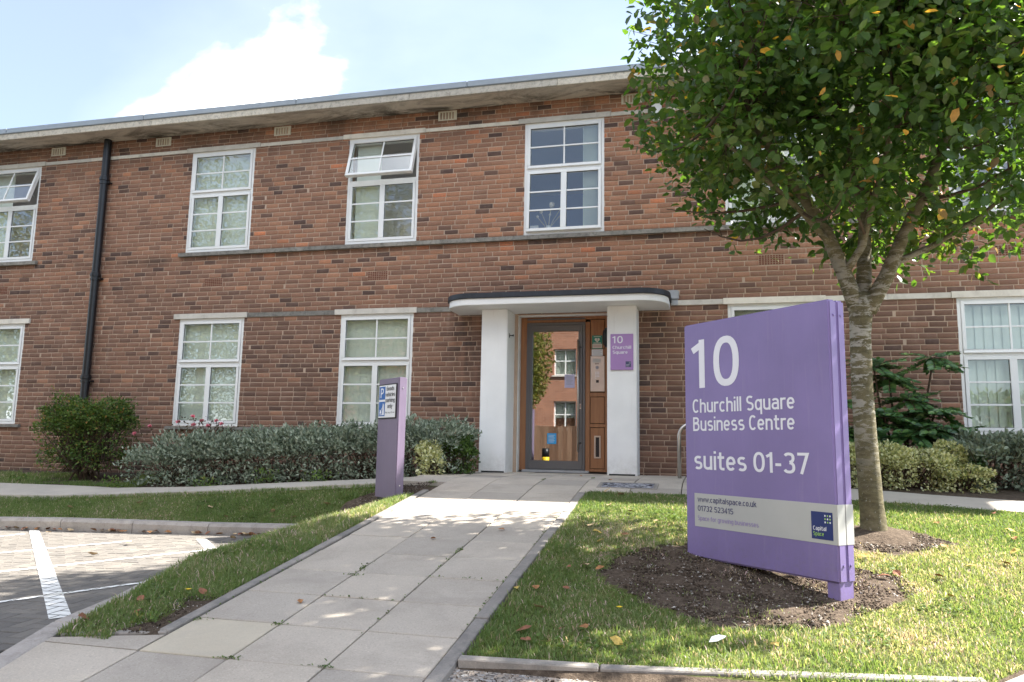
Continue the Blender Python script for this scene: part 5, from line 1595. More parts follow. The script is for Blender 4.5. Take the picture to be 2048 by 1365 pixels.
# ================================================================== shrubs
def hedge(root, boxes, n, L, W, mat, seed, lump=.10, name='foliage', up=.35, rlo=0., rhi=1., twigs=140):
    """leafy volume made of rounded boxes (cx,cy,zbase,rx,ry,h)"""
    g = np.random.default_rng(seed); P = []; O = []
    vol = np.array([b[3] * b[4] * b[5] for b in boxes]); cnt = (n * vol ** .75 / (vol ** .75).sum()).astype(int)
    for bx, c in zip(boxes, cnt):
        cx, cy, z0, rx, ry, h = bx
        u = rnd_unit(c, g); u[:, 2] = np.abs(u[:, 2]) * np.where(g.random(c) < .8, 1, -1)
        p = np.sign(u) * np.abs(u) ** .62
        p = p / np.maximum(1, np.linalg.norm(p, axis=1, keepdims=True) * .80)
        rad = np.where(g.random(c) < .72, g.uniform(.86, 1.0, c), g.uniform(.45, .9, c))
        ph = seed * 1.7
        bump = 1 + lump * (np.sin(p[:, 0] * rx * 7 + ph) * np.sin(p[:, 2] * 6 + p[:, 1] * ry * 6 + ph) + .7 * np.sin(p[:, 0] * rx * 17 + p[:, 2] * 11 + ph) + g.normal(size=c) * .35)
        q = np.stack([cx + p[:, 0] * rx * rad * bump, cy + p[:, 1] * ry * rad * bump, z0 + h * .48 + p[:, 2] * h * .52 * rad * (1 + (bump - 1) * .8)], -1)
        P.append(q); O.append(u)
    P = np.concatenate(P); O = np.concatenate(O); c = len(P)
    k = P[:, 2] > np.minimum.reduce([b[2] for b in boxes]) + .01
    P, O = P[k], O[k]; c = len(P)
    D = unit(O * .75 + np.array((0, 0, up)) + g.normal(size=(c, 3)) * .6)
    N = unit(O * .5 + np.array((0, 0, .7)) + g.normal(size=(c, 3)) * .5)
    Lr = L * g.uniform(.7, 1.3, c)
    o = stuff(link(name, leaf_mesh(name, P, D, N, Lr, Lr * W / L * g.uniform(.8, 1.2, c), np.clip(rlo + (rhi - rlo) * g.random(c), 0, 1)), mat, root))
    m = MB()
    for i in range(twigs):
        b = boxes[g.integers(len(boxes))]
        a = np.array((b[0] + g.uniform(-.55, .55) * b[3], b[1] + g.uniform(-.45, .45) * b[4], b[2] - .03))
        e = np.array((b[0] + g.uniform(-.85, .85) * b[3], b[1] + g.uniform(-.85, .85) * b[4], b[2] + b[5] * g.uniform(.5, .95)))
        m.tube([tuple(a), tuple((a + e) / 2 + g.normal(size=3) * .04), tuple(e)], [.008, .006, .003], 4, False)
    m.build('stems', M['twig'], root)
    return o

hl = thing('silver_hedge', 'long low silvery grey leaved hedge left of the porch', 'hedge', (0, 0, 0))
hedge(hl, [(x, -1.18 + .05 * math.sin(x * 3), float(Lz(x, -1.4)) - .02, .50, .54, (.60 if x < -5 else .74) + .025 * math.sin(x * 5.3)) for x in np.arange(-5.05, -.75, .46)], 30000, .054, .022, M['silver_leaf'], 4, .15, 'foliage', .5, 0, 1, 260)
hr = thing('silver_hedge', 'silvery grey leaved hedge at far right under the window', 'hedge', (0, 0, 0))
hedge(hr, [(x, -1.45, -.02, .50, .60, .62) for x in (5.75, 6.25, 6.8, 7.3, 7.8)], 15000, .062, .027, M['silver_leaf'], 9, .12, 'foliage', .4, 0, .8, 120)

rs = thing('round_shrub', 'round bushy green shrub in front of the black drainpipe', 'shrub', (0, 0, 0))
hedge(rs, [(-6.72, -.95, -.08, .58, .50, 1.10), (-6.92, -1.0, .05, .46, .42, .80), (-6.50, -.95, .12, .44, .40, .82)], 16500, .040, .020, M['shrub_leaf'], 13, .22, 'foliage', .3, 0, 1, 260)
m = MB(); g = np.random.default_rng(2)
for i in range(16):
    a = (-6.72 + g.normal() * .10, -.95 + g.normal() * .08, -.25); e = (-6.72 + g.normal() * .38, -.95 + g.normal() * .3, .5)
    m.tube([a, ((a[0] * .7 + e[0] * .3), (a[1] + e[1]) / 2, .1), e], [.016, .012, .006], 5, False)
m.build('trunk_stems', M['twig'], rs)

vy = thing('variegated_shrub', 'small yellow variegated shrub at the end of the hedge by left pillar', 'shrub', (0, 0, 0))
hedge(vy, [(-.82, -1.60, -.03, .15, .15, .44), (-.74, -1.64, -.03, .13, .14, .30), (-.90, -1.56, .12, .11, .11, .30)], 1500, .040, .024, M['yellow_leaf'], 17, .16, 'foliage', .4, .1, 1, 30)
gs = thing('green_shrub', 'small dark green leafy shrub against the left white pillar', 'shrub', (0, 0, 0))
hedge(gs, [(-.60, -1.25, -.02, .24, .24, .50), (-.62, -1.05, .0, .24, .24, .50)], 3200, .045, .022, M['shrub_leaf'], 19, .14, 'foliage', .4, 0, .75, 30)
vr = thing('variegated_bush', 'low spreading yellow variegated bush right of the tree trunk', 'shrub', (0, 0, 0))
hedge(vr, [(4.05, -1.75, .0, .34, .36, .46), (4.45, -1.72, .0, .40, .40, .48), (4.85, -1.80, -.01, .36, .38, .42)], 9500, .034, .021, M['yellow_leaf'], 23, .10, 'foliage', .4, .05, .85, 60)
vr2 = thing('variegated_bush', 'smaller yellow variegated bush at the edge of the pavement before the silvery hedge', 'shrub', (0, 0, 0))
hedge(vr2, [(5.26, -1.92, -.03, .27, .28, .30), (5.20, -1.80, .0, .15, .15, .50)], 3400, .034, .021, M['yellow_leaf'], 29, .12, 'foliage', .4, 0, .8, 30)
gr2 = thing('green_shrub', 'small green shrub between the yellow bush and silvery hedge at right', 'shrub', (0, 0, 0))
hedge(gr2, [(5.35, -1.45, .0, .26, .26, .42)], 2200, .05, .022, M['dark_leaf'], 31, .15, 'foliage', .4, 0, .9, 20)

# mahonia: stems with whorls of pinnate leaves
mahonia = thing('mahonia_shrub', 'tall dark green mahonia with spiky pinnate leaves against the brick wall', 'shrub', (0, 0, 0))
g = np.random.default_rng(37)
P, D, N, L, R = [], [], [], [], []
sm = MB()
heads = [((4.85, -.72), (4.66, -.95, 1.42)), ((4.95, -.70), (4.86, -.80, 1.30)), ((5.10, -.65), (5.38, -.75, 1.55)), ((5.0, -.75), (5.05, -.90, 1.02)), ((5.05, -.7), (5.30, -1.0, .88)), ((4.95, -.8), (4.72, -1.1, .80)),
         ((5.1, -.75), (5.18, -1.15, .66)), ((4.9, -.8), (4.95, -1.2, .62)), ((5.1, -.8), (5.45, -1.05, .62)), ((4.5, -.7), (4.30, -.95, .95)), ((4.45, -.7), (4.22, -1.0, .62)), ((5.0, -.7), (5.02, -.8, .8)), ((4.9, -.8), (4.6, -1.15, .55))]
for (bx, by), hd in heads:
    sm.tube([(bx, by, -.02), ((bx * .5 + hd[0] * .5), (by + hd[1]) / 2, hd[2] * .5), hd], [.018, .015, .011], 6, False)
    for k in range(19):
        az = 2 * math.pi * k / 19 + g.random(); el = g.uniform(-.35, .55)
        dv = np.array((math.cos(az) * math.cos(el), math.sin(az) * math.cos(el), math.sin(el)))
        if dv[1] > .5: dv[1] *= .3
        ln = g.uniform(.24, .38); tip = np.array(hd) + dv * ln + np.array((0, 0, -.08))
        sm.tube([hd, tuple(np.array(hd) + dv * ln * .5), tuple(tip)], [.004, .003, .002], 4, False)
        side = unit(np.cross(dv, (0, 0, 1.)))
        for j in range(7):
            t = .25 + .72 * j / 6; pos = np.array(hd) + dv * ln * t + np.array((0, 0, -.08 * t * t))
            for s in (-1, 1):
                P.append(pos); D.append(unit(side * s * .9 + dv * .45 + np.array((0, 0, -.12)))); N.append(unit(np.array((0, -.75, .75)) + g.normal(size=3) * .25)); L.append(.098 * (1 - .25 * abs(t - .5))); R.append(g.random() * .8 + (.2 if g.random() < .12 else 0))
        P.append(tip); D.append(dv); N.append(np.array((0, 0, 1.))); L.append(.08); R.append(g.random())
sm.build('stems', M['twig'], mahonia)
stuff(link('foliage', leaf_mesh('foliage', np.array(P), np.array(D), np.array(N), np.array(L), np.array(L) * .55, np.clip(np.array(R), 0, 1)), M['dark_leaf'], mahonia))

# rose bush behind the hedge
rb = thing('rose_bush', 'straggly rose bush with pink blooms behind the hedge under the window', 'rose bush', (0, 0, 0))
g = np.random.default_rng(41); sm = MB(); P = []
blooms = [(a_, b_ - .12, c_ + .10) for (a_, b_, c_) in [(-5.02, -.62, .66), (-4.86, -.62, .60), (-4.98, -.66, .53), (-4.62, -.6, .60), (-4.52, -.6, .55), (-4.72, -.66, .52), (-5.70, -.72, .50), (-5.92, -.78, .38), (-5.22, -.7, .57), (-5.3, -.75, .42), (-4.35, -.6, .56)]]
for b in blooms:
    a = (b[0] + g.normal() * .08, -.55, -.05); mid = (b[0] + g.normal() * .05, -.6, b[2] * .5); sm.tube([a, mid, b], [.008, .006, .004], 5, False)
    for k in range(26): P.append(np.array(b) + np.array((g.normal() * .13, g.normal() * .07, -abs(g.normal()) * .13 + .01)))
sm.build('stems', M['twig'], rb)
P = np.array(P); n_ = len(P)
stuff(link('foliage', leaf_mesh('foliage', P, rnd_unit(n_, g), unit(np.array((0, 0, 1.)) + g.normal(size=(n_, 3)) * .5), g.uniform(.03, .05, n_), .022, g.random(n_)), M['rose_leaf'], rb))
for b in blooms[:9]:
    bp = np.array(b); k = 16
    dv = rnd_unit(k, g); dv[:, 2] = np.abs(dv[:, 2]) * .8
    me = leaf_mesh('bloom', np.repeat(bp[None], k, 0), unit(dv + np.array((0, -.5, .2))), unit(rnd_unit(k, g)), g.uniform(.03, .05, k), .042, g.random(k))
    link('bloom', me, M['petal'], rb)

# weeds at the hedge foot
for i, (x, y, hgt, lab) in enumerate(((-5.55, -1.72, .16, 'low fresh green weed at pavement edge below the round shrub'), (-4.0, -1.74, .13, 'small green weed at the foot of the hedge, left of its middle'), (-3.1, -1.75, .20, 'yellowish green weed at the foot of the hedge, near its middle'), (-2.35, -1.73, .14, 'small leafy weed at the hedge foot left of the parking sign post'), (-7.4, -1.5, .14, 'patch of weed left of the round shrub'), (-.58, -7.05, .04, 'small leafy weed in the bare corner of the verge'))):
    g = np.random.default_rng(60 + i); k = 70
    z = float(H(x, y)) + (.01)
    P = np.array((x, y, z)) + np.stack([g.normal(size=k) * (.10 if hgt > .05 else .05), g.normal(size=k) * .05, g.random(k) * hgt], -1)
    w = thing('weed', lab, 'weed'); stuff(link('foliage', leaf_mesh('foliage', P, unit(rnd_unit(k, g) + np.array((0, 0, .5))), unit(np.array((0, -.3, 1.)) + g.normal(size=(k, 3)) * .4), .05 if hgt > .05 else .03, .022 if hgt > .05 else .012, .4 + .55 * g.random(k)), M['shrub_leaf'], w))

# ================================================================== grass
def blades(name, x0, x1, y0, y1, dens, hgt, seed, label_parent=None, dry=0.0):
    g = np.random.default_rng(seed); n = int((x1 - x0) * (y1 - y0) * dens)
    x = g.uniform(x0, x1, n); y = g.uniform(y0, y1, n)
    k = lawn_mask(x, y) & ~((wob(x * 3, y * 3, 1.3, 4.) < -.55) & (g.random(n) < .6))
    if dry:
        k |= (soil_mask(x, y) & (g.random(n) < .04 + .10 * (wob(x, y, 3.0, 5.0) > .3)))
    x, y = x[k], y[k]; n = len(x); z = H(x, y) - .004
    h = hgt * g.choice([.55, .8, 1.0, 1.5], n, p=[.25, .35, .3, .10]) * g.uniform(.8, 1.25, n) * (1 + .35 * wob(x, y, 1.4)); az = g.uniform(0, 2 * math.pi, n); w = g.uniform(.0022, .0042, n)
    lean = g.uniform(.15, .95, n); la = g.uniform(0, 2 * math.pi, n)
    ex, ey = np.cos(az) * w, np.sin(az) * w
    P0 = np.stack([x - ex, y - ey, z], -1); P1 = np.stack([x + ex, y + ey, z], -1)
    mx, my = x + np.cos(la) * lean * h * .38, y + np.sin(la) * lean * h * .38
    P2 = np.stack([mx + ex * .7, my + ey * .7, z + h * .62], -1); P3 = np.stack([mx - ex * .7, my - ey * .7, z + h * .62], -1)
    P4 = np.stack([x + np.cos(la) * lean * h, y + np.sin(la) * lean * h, z + h * (1 - .25 * lean)], -1)
    V = np.stack([P0, P1, P2, P3, P4], 1).reshape(-1, 3)
    b = 5 * np.arange(n)[:, None]
    Fa = np.concatenate([b + np.array([[0, 1, 2]]), b + np.array([[0, 2, 3]]), b + np.array([[3, 2, 4]])])
    patch = .5 + .5 * wob(x, y, .55, 1.0) + .25 * wob(x, y, 2.2)
    r = np.clip(.30 * g.random(n) + .42 * patch * (1 + dry) + .12 + np.where(g.random(n) < .10 + .10 * dry, .4, 0), 0, 1)
    return stuff(link(name, np_mesh(name, V, Fa, {'rnd': np.repeat(r, 5)}), M['grass']))
tag(blades('grass', 1.36, 7.2, -7.2, -2.7, 12500, .029, 71, None, .40), 'short patchy lawn grass around the purple sign and the tree', 'grass')
tag(blades('grass', -1.75, -.38, -7.4, -3.2, 14500, .046, 72), 'longer grass on the narrow verge between ramp and parking bay', 'grass')
tag(blades('grass', -8.6, -.4, -3.3, -2.35, 11500, .032, 73), 'shaded strip of grass behind the parking bay kerb', 'grass')
tag(blades('grass', -10, -5.2, -1.7, -.3, 4500, .055, 74), 'sparse grass in the bed at the foot of the brick wall on the left', 'grass')

# clover and plantain among the grass
g = np.random.default_rng(77); cen = [(g.uniform(1.5, 6.5), g.uniform(-7, -2.9)) for _ in range(46)] + [(g.uniform(-1.1, -.5), g.uniform(-6.9, -3.6)) for _ in range(10)] + [(g.uniform(-7, -1.2), g.uniform(-3.2, -2.5)) for _ in range(18)]
P = []
for (cx, cy) in cen:
    q = np.stack([cx + g.normal(size=60) * .10, cy + g.normal(size=60) * .07], -1); P.append(q)
P = np.concatenate(P); P = P[lawn_mask(P[:, 0], P[:, 1])]; k = len(P)
P3 = np.stack([P[:, 0], P[:, 1], H(P[:, 0], P[:, 1]) + g.uniform(.008, .028, k)], -1); a = g.uniform(0, 6.28, k)
o = stuff(link('clover', leaf_mesh('clover', P3, np.stack([np.cos(a), np.sin(a), g.uniform(-.1, .5, k)], -1), unit(np.array((0, 0, 1.)) + g.normal(size=(k, 3)) * .25), g.uniform(.016, .034, k), .017, .25 + .6 * g.random(k)), M['shrub_leaf'])); tag(o, 'patches of low clover and broad leaved weeds scattered through the lawn', 'clover')

mz = Sp(MOSS_XY[:, 1]) + .002; k = len(MOSS_XY); g = np.random.default_rng(5); a = g.uniform(0, 6.28, k)
o = stuff(link('moss', leaf_mesh('moss', np.column_stack([MOSS_XY, mz]), np.stack([np.cos(a), np.sin(a), g.uniform(.1, 1.0, k)], -1), unit(np.array((0, 0, 1.)) + g.normal(size=(k, 3)) * .3), g.uniform(.008, .022, k), .010, .2 + .6 * g.random(k)), M['shrub_leaf'])); tag(o, 'moss and tiny weeds growing in the joints of the ramp paving', 'moss')

# soil crumbs and bark chips
def crumbs(name, poly, n, smin, smax, seed, mat, label, dz=0.0):
    g = np.random.default_rng(seed); pa = np.array(poly)
    x = g.uniform(pa[:, 0].min(), pa[:, 0].max(), n); y = g.uniform(pa[:, 1].min(), pa[:, 1].max(), n)
    k = in_poly(x, y, poly); x, y = x[k], y[k]; n = len(x); z = H(x, y) + .012 + dz
    s = g.uniform(smin, smax, n) * g.uniform(.5, 1.2, n)
    O = np.array([(1, 0, 0), (-1, 0, 0), (0, 1, 0), (0, -1, 0), (0, 0, .7), (0, 0, -.7)])
    V = np.stack([x, y, z], -1)[:, None] + O[None] * s[:, None, None] * g.uniform(.55, 1.3, (n, 6, 1)) + g.normal(size=(n, 6, 3)) * s[:, None, None] * .18
    T = np.array([(0, 2, 4), (2, 1, 4), (1, 3, 4), (3, 0, 4), (2, 0, 5), (1, 2, 5), (3, 1, 5), (0, 3, 5)])
    Fa = (T[None] + 6 * np.arange(n)[:, None, None]).reshape(-1, 3)
    o = stuff(link(name, np_mesh(name, V.reshape(-1, 3), Fa, {'rnd': np.repeat(g.random(n), 6)}), mat)); tag(o, label, 'soil'); return o
t = NT('soil_crumb'); soilm = t.done(t.pbr(t.ramp(t.attr('rnd'), [(0, (.035, .026, .020)), (.55, (.085, .064, .047)), (.86, (.14, .108, .08)), (.94, (.30, .27, .23)), (1, (.55, .52, .48))]), .95, 0, .1))
crumbs('soil', SOIL_SIGN, 15000, .004, .011, 81, soilm, 'dark crumbly bare soil around the foot of the big purple sign')
crumbs('bark_mulch', SOIL_TREE, 7000, .005, .016, 82, soilm, 'loose bark and soil round the foot of the tree trunk', .0)
crumbs('soil', [(-1.4, -3.2), (-.42, -3.2), (-.42, -2.5), (-1.3, -2.5)], 2500, .003, .009, 83, soilm, 'bare earth around the foot of the parking sign post')
crumbs('soil', [(-.95, -7.28), (-.42, -7.2), (-.40, -6.5), (-.6, -6.6)], 1800, .003, .008, 84, soilm, 'bare earth at the near end of the verge')
crumbs('grit', [(1.4, -8.2), (5, -8.2), (3.86, -7.0), (1.4, -7.22)], 5000, .003, .008, 85, soilm, 'loose grit on the aggregate strip in front of the lawn', -.035)

# ================================================================== fallen leaves
def fallen_mesh(k):
    g = np.random.default_rng(100 + k); c = .25 + .5 * g.random()
    V = []
    for (a, b) in ((0, 0), (.18, .22), (.42, .36), (.70, .28), (1., 0), (.70, -.28), (.42, -.36), (.18, -.22), (.30, 0), (.62, 0)):
        V.append((a - .5, b, c * (abs(b) ** 1.5) * .8 + .16 * g.random() * (a > .6) + .03 * math.sin(a * 9 + k)))
    Fq = [(0, 8, 1), (0, 7, 8), (1, 8, 2), (8, 7, 6), (2, 8, 9, 3), (8, 6, 5, 9), (3, 9, 4), (9, 5, 4)]
    me = bpy.data.meshes.new('fallen_leaf'); me.from_pydata(V, [], [f for f in Fq]); me.update()
    return me
fl_cols = {'orange': (.34, .165, .07), 'yellow': (.50, .36, .10), 'brown': (.20, .105, .055), 'pale': (.46, .34, .20), 'rust': (.235, .105, .06)}
FM = {}
for c, rgb in fl_cols.items():
    mt = simple(c + '_dead_leaf', rgb, .75, 0, .2, .35, 40)
    FM[c] = []
    for k in range(3):
        me = fallen_mesh(hash(c) % 7 * 0 + k + len(FM) * 3); me.materials.append(mt); FM[c].append(me)
def fall(x, y, z, size, col, label, group):
    o = link('fallen_leaf', random.choice(FM[col]))
    o.location = (x, y, z + size * .12); o.scale = (size,) * 3
    o.rotation_euler = (random.uniform(-.5, .5), random.uniform(-.5, .5), random.uniform(0, 6.28))
    tag(o, label, 'leaf', group)
def uv_fall(pts, size, col, label, group, top=H, lift=.02):
    for (x, y) in pts: fall(x, y, float(top(x, y)) + lift, size * random.uniform(.8, 1.25), col, label, group)
uv_fall([(4.52, -3.75), (4.62, -4.95), (4.35, -4.55), (4.95, -4.2), (4.10, -5.35)], .07, 'orange', 'orange fallen leaf on sunlit lawn right of the tree', 'orange leaves on the right lawn')
uv_fall([(5.0, -3.95), (4.80, -4.62), (4.38, -5.05), (4.05, -5.75), (3.72, -4.95), (4.3, -6.25), (2.95, -6.72), (5.3, -4.6)], .068, 'yellow', 'yellow fallen leaf on sunlit lawn right of the sign', 'yellow leaves on the right lawn')
uv_fall([(4.95, -5.6), (4.3, -6.7), (3.75, -5.42), (3.85, -5.32), (5.1, -3.3)], .085, 'rust', 'curled rust brown leaf on lawn at the right edge', 'rust leaves on the right lawn')
uv_fall([(1.95, -3.75), (1.72, -3.5), (2.22, -4.1), (1.66, -4.35)], .08, 'pale', 'pale fallen leaf on sunlit grass between ramp and sign', 'pale leaves by the ramp')
pass
pass
pass
uv_fall([(2.62, -3.2), (1.78, -2.98), (2.15, -3.05)], .08, 'pale', 'pale fallen leaf on shaded grass below the landing', 'pale leaves below the landing')
uv_fall([(-3.1, -2.9), (-4.2, -2.75), (-2.2, -3.0), (-1.6, -2.85), (-1.35, -3.1), (-2.7, -3.15), (-1.85, -3.15), (-5.1, -2.9)], .085, 'pale', 'pale fallen leaf on shaded grass strip behind the kerb', 'leaves on the grass strip')
uv_fall([(-.85, -6.75), (-.70, -6.95), (-.95, -7.1), (-.55, -6.55)], .08, 'rust', 'rust brown leaf near the tip of the verge', 'leaves on the verge end')
uv_fall([(.92, -4.55), (.45, -4.95), (.15, -6.55), (1.1, -1.25), (1.55, -1.95)], .06, 'orange', 'small orange leaf lying on the paving slabs of ramp or landing', 'leaves on the paving', lambda x, y: Sp(y), .006)
for (x, y, c, s_, lab) in ((1.43, -6.10, 'yellow', .07, 'yellow leaf on shaded lawn right beside the ramp edging'), (1.55, -6.07, 'orange', .075, 'orange leaf on shaded lawn a hand from the yellow one by the ramp'), (1.64, -6.42, 'pale', .08, 'round pale leaf in the middle of the shaded lawn'),
        (1.64, -6.79, 'rust', .10, 'largest curled rust leaf near the corner of ramp and front edging'), (1.68, -6.92, 'rust', .075, 'narrow rust leaf just in front of the largest curled leaf'), (1.79, -6.93, 'pale', .07, 'pale leaf close to the front edging near the ramp'),
        (1.95, -6.70, 'orange', .095, 'broad orange leaf on shaded lawn near the front edging'), (1.84, -6.72, 'rust', .05, 'tiny rust leaf left of the broad orange leaf'), (2.15, -6.85, 'yellow', .08, 'upright yellow leaf on shaded lawn before the soil patch'), (1.74, -6.03, 'rust', .05, 'small rust leaf on shaded lawn left of the soil patch'),
        (1.68, -5.57, 'rust', .045, 'tiny rust leaf in the tree shadow beside the ramp'), (1.81, -4.85, 'yellow', .08, 'yellow leaf in the tree shadow behind the soil patch'), (1.75, -4.58, 'yellow', .09, 'yellow leaf at the far edge of the tree shadow on the lawn'), (1.98, -4.61, 'brown', .07, 'dark brown leaf at the edge of the tree shadow left of the sign'),
        (1.80, -5.53, 'pale', .10, 'large pale leaf at the left tip of the soil patch'), (1.90, -5.58, 'orange', .07, 'orange leaf on the left tip of the soil patch'), (1.62, -2.82, 'pale', .11, 'long pale leaf standing at the lawn edge below the landing')):
    fall(x, y, float(H(x, y)) + .022, s_, c, lab, 'leaves on the lawn left of the sign')
g = np.random.default_rng(7)
kp = [(-1.6 - 4.2 * g.random() ** 1.25, -3.445 - abs(g.normal()) * .035) for _ in range(64)]
for i, (x, y) in enumerate(kp):
    c = ('rust', 'orange', 'pale', 'brown')[i % 4]
    fall(x, y, float(bayz(x, y)) + .012, random.uniform(.05, .085), c, {'rust': 'rust brown', 'orange': 'orange', 'pale': 'pale tan', 'brown': 'dark brown'}[c] + ' dry leaf at the kerb foot ' + (w_ := 'left of the thick painted line' if x < -5.0 else 'between the two thick painted lines, left half' if x < -3.8 else 'between the two thick painted lines, right half' if x < -2.6 else 'right of the second painted line'), c + ' kerb leaves ' + w_)
uv_fall([(-3.05, -4.25), (-2.9, -4.9), (-2.2, -3.75), (-4.6, -3.7)], .08, 'pale', 'single pale leaf lying on the block paving of the parking bay', 'leaves in the parking bay', bayz, .01)
for (x, y) in ((2.62, -6.78),):
    m = MB()
    fz = float(H(x, y)) + .035
    me = leaf_mesh('feather', np.array([(x, y, fz)]), np.array([(.8, .5, .25)]), np.array([(0, -.3, 1.)]), .11, .05, np.array([.5]))
    o = link('feather', me, M['paper']); tag(o, 'white feather lying on the lawn in front of the sign', 'feather')
for (x, y) in ((2.12, -6.40), (-.62, -6.60)):
    k = 9; a = np.linspace(0, 2 * math.pi, k, endpoint=False); z = float(H(x, y)) + .05
    me = leaf_mesh('flower', np.repeat(np.array([(x, y, z)]), k, 0), np.stack([np.cos(a), np.sin(a), a * 0 + .35], -1), np.tile((0, 0, 1.), (k, 1)), .022, .014, np.full(k, .5))
    o = link('dandelion', me, simple('dandelion_yellow', (.75, .52, .02), .6)); tag(o, 'yellow dandelion flower on the %s' % ('lawn left of the sign' if x > 0 else 'verge beside the parking bay'), 'flower')

# ================================================================== across the road (mirrored in the glass)
t = NT('red_facing_brick')
br = t.n('ShaderNodeTexBrick'); br.inputs['Color1'].default_value = (.30, .115, .065, 1); br.inputs['Color2'].default_value = (.44, .185, .105, 1); br.inputs['Mortar'].default_value = (.45, .33, .25, 1)
br.inputs['Scale'].default_value = 1.0; br.inputs['Brick Width'].default_value = .235; br.inputs['Row Height'].default_value = .077; br.inputs['Mortar Size'].default_value = .009
cmb = t.n('ShaderNodeCombineXYZ'); X_, Y_, Z_ = t.sep(); t.l(X_, cmb.inputs[0]); t.l(Z_, cmb.inputs[1]); t.l(cmb.outputs[0], br.inputs['Vector'])
M['red_wall'] = t.done(t.pbr(t.mix(.4, br.outputs[0], t.ramp(t.noise(1.6, 6, .7), [(.3, .55), (.7, 1.2)]), 'MULTIPLY'), .9, 0, .2))
ob_ = thing('brick_building', 'sunlit red brick building across the road, mirrored in the entrance door glass', 'building', (0, 0, 0))
OY = -22.0; gz = -1.42
holes = []
for x in np.arange(-15.93, 4, 3.05): holes += [(x - .05 + .0, x + .95, 1.23, 2.46), (x - .05, x + .95, 3.62, 4.80)]
m = MB()
xs_ = sorted({-17., 5.} | {v for h in holes for v in h[:2]}); zs_ = sorted({gz, 6.6} | {v for h in holes for v in h[2:]})
for i in range(len(xs_) - 1):
    for k in range(len(zs_) - 1):
        cx, cz = (xs_[i] + xs_[i + 1]) / 2, (zs_[k] + zs_[k + 1]) / 2
        if any(h[0] < cx < h[1] and h[2] < cz < h[3] for h in holes): continue
        m.box(xs_[i], xs_[i + 1], OY - .3, OY, zs_[k], zs_[k + 1])
m.box(-17, 5, OY - 8, OY - .31, gz, 6.55)
m.build('wall', M['red_wall'], ob_)
m = MB(); m.box(-17.3, 5.3, OY - 8.3, OY + .3, 6.6, 6.8); m.build('roof', M['flashing'], ob_)
for h in holes:
    m = MB(); ring(m, h[0], h[1], h[2], h[3], .06, OY - .2, OY - .12); w = m.build('window', M['upvc'], ob_)
    m = MB(); m.box(h[0] - .08, h[1] + .08, OY + .002, OY + .07, h[2] - .07, h[2] - .002); m.build('sill', M['lintel'], ob_)
    m = MB(); m.box((h[0] + h[1]) / 2 - .025, (h[0] + h[1]) / 2 + .025, OY - .19, OY - .13, h[2] + .06, h[3] - .06); m.box(h[0] + .06, h[1] - .06, OY - .188, OY - .132, h[2] + .62, h[2] + .67); m.build('glazing_bar', M['upvc'], w)
    m = MB(); m.box(h[0] + .06, h[1] - .06, OY - .17, OY - .16, h[2] + .06, h[3] - .06); m.build('pane', M['glass'], w)
    m = MB(); m.box(h[0] + .06, h[1] - .06, OY - .29, OY - .26, h[2] + (.5 if h[2] < 3 else .06), h[3] - .06); m.build('blind', M['blind'], w)
fc = thing('timber_fence', 'brown close boarded timber fence across the road, mirrored low in the door glass', 'fence', (0, 0, 0))
t = NT('fence_timber'); r_o = t.n('ShaderNodeObjectInfo').outputs['Random']; gr = t.noise(3, 6, .7, t.mapping(t.pos(), (9, 9, .5)))
fw_ = t.done(t.pbr(t.mix(.7, t.ramp(r_o, [(0, (.13, .075, .048)), (.5, (.21, .12, .075)), (1, (.30, .19, .125))]), t.ramp(gr, [(.3, .45), (.7, 1.3)]), 'MULTIPLY'), .9, 0, .15))
m = MB(); m.box(-.078, .078, -.012, .012, 0, 2.62); fb = m.mesh('board'); fb.materials.append(fw_)
for x in np.arange(-6.5, 1.0, .165): link('board', fb, None, fc, (x, -16.0, gz - random.uniform(0, .03)))
m = MB(); m.box(-.05, .05, -.10, -.014, 0, 2.5); fp_ = m.mesh('fence_post'); fp_.materials.append(fw_)
for x in np.arange(-6.4, 1.1, 1.85): link('fence_post', fp_, None, fc, (x, -16.0, gz))
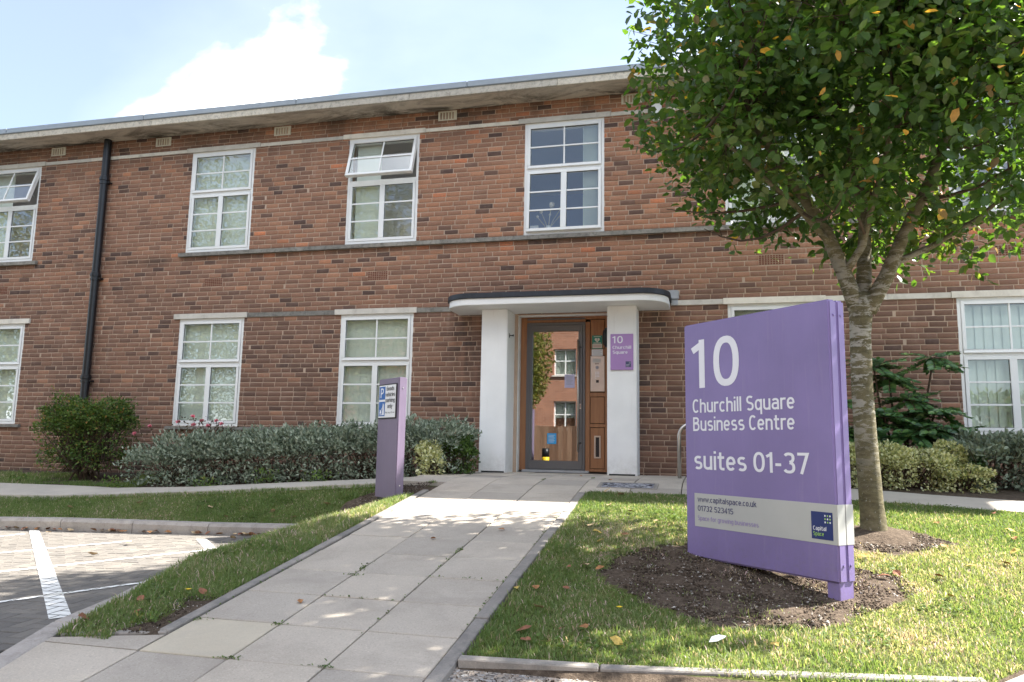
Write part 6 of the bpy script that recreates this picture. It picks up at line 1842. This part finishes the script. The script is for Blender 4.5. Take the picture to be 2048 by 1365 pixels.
yb = thing('safety_bollard', 'yellow and black banded safety bollard, mirrored low in the door glass', 'bollard', (-2.75, -15.2, gz))
yel = simple('safety_yellow', (.75, .50, .02), .5)
for i in range(6):
    m = MB(); m.tube([(0, 0, i * .3), (0, 0, i * .3 + .3)], .13, 14); m.build('band', M['black'] if i % 2 else yel, yb, None, True)
def far_tree(x, y, h, r, label, seed, z0=1.0, mat=None, n=42000, L=.12):
    g = np.random.default_rng(seed); tr = thing('garden_tree', label, 'tree', (0, 0, 0), 0, 'trees mirrored in the windows')
    m = MB(); m.tube([(x, y, gz), (x, y, gz + h * .35), (x + .1, y, gz + h * .8)], [.2, .14, .04], 8); m.build('trunk', M['bark'], tr, None, True)
    u = rnd_unit(n, g) * (g.random(n) ** .45)[:, None]
    cz = (gz + z0 + gz + h) / 2; hz = (h - z0) / 2
    P = np.array((x, y, cz)) + u * np.array((r, r, hz))
    P = P[np.sin(P[:, 0] * 2.1 + P[:, 2]) + np.sin(P[:, 1] * 2.3 - P[:, 2] * 1.7) + g.normal(size=n) * .7 > -1.1]; k = len(P)
    stuff(link('crown', leaf_mesh('crown', P, unit(rnd_unit(k, g) + np.array((0, 0, -.5))), rnd_unit(k, g), L * g.uniform(.6, 1.3, k), L * .5, np.clip(.5 * g.random(k) + .35, 0, 1)), mat or M['conifer'], tr))
far_tree(-4.55, -13.6, 7.6, 2.35, 'small leafy tree across the road, mirrored at the left edge of the door glass', 201, 2.4)
far_tree(-9.2, -14.2, 13.0, 3.0, 'tall yellow green tree mirrored in the upper window with the tilted sash', 202)
far_tree(-16.2, -14.5, 13.5, 4.2, 'broad yellow green tree mirrored in the windows right of the drainpipe', 203)
far_tree(-26.0, -15.0, 13.0, 4.0, 'yellow green tree mirrored in the leftmost windows', 204)
hb = thing('garden_hedge', 'clipped green hedge across the road, mirrored in the rightmost window', 'hedge', (0, 0, 0))
hedge(hb, [(x, -14.5, gz, 1.4, 1.0, 3.6) for x in (8.5, 10.5, 12.5, 14.5, 16.5)], 9000, .22, .12, M['shrub_leaf'], 211, .1, 'foliage', .3, .2, 1, 40)
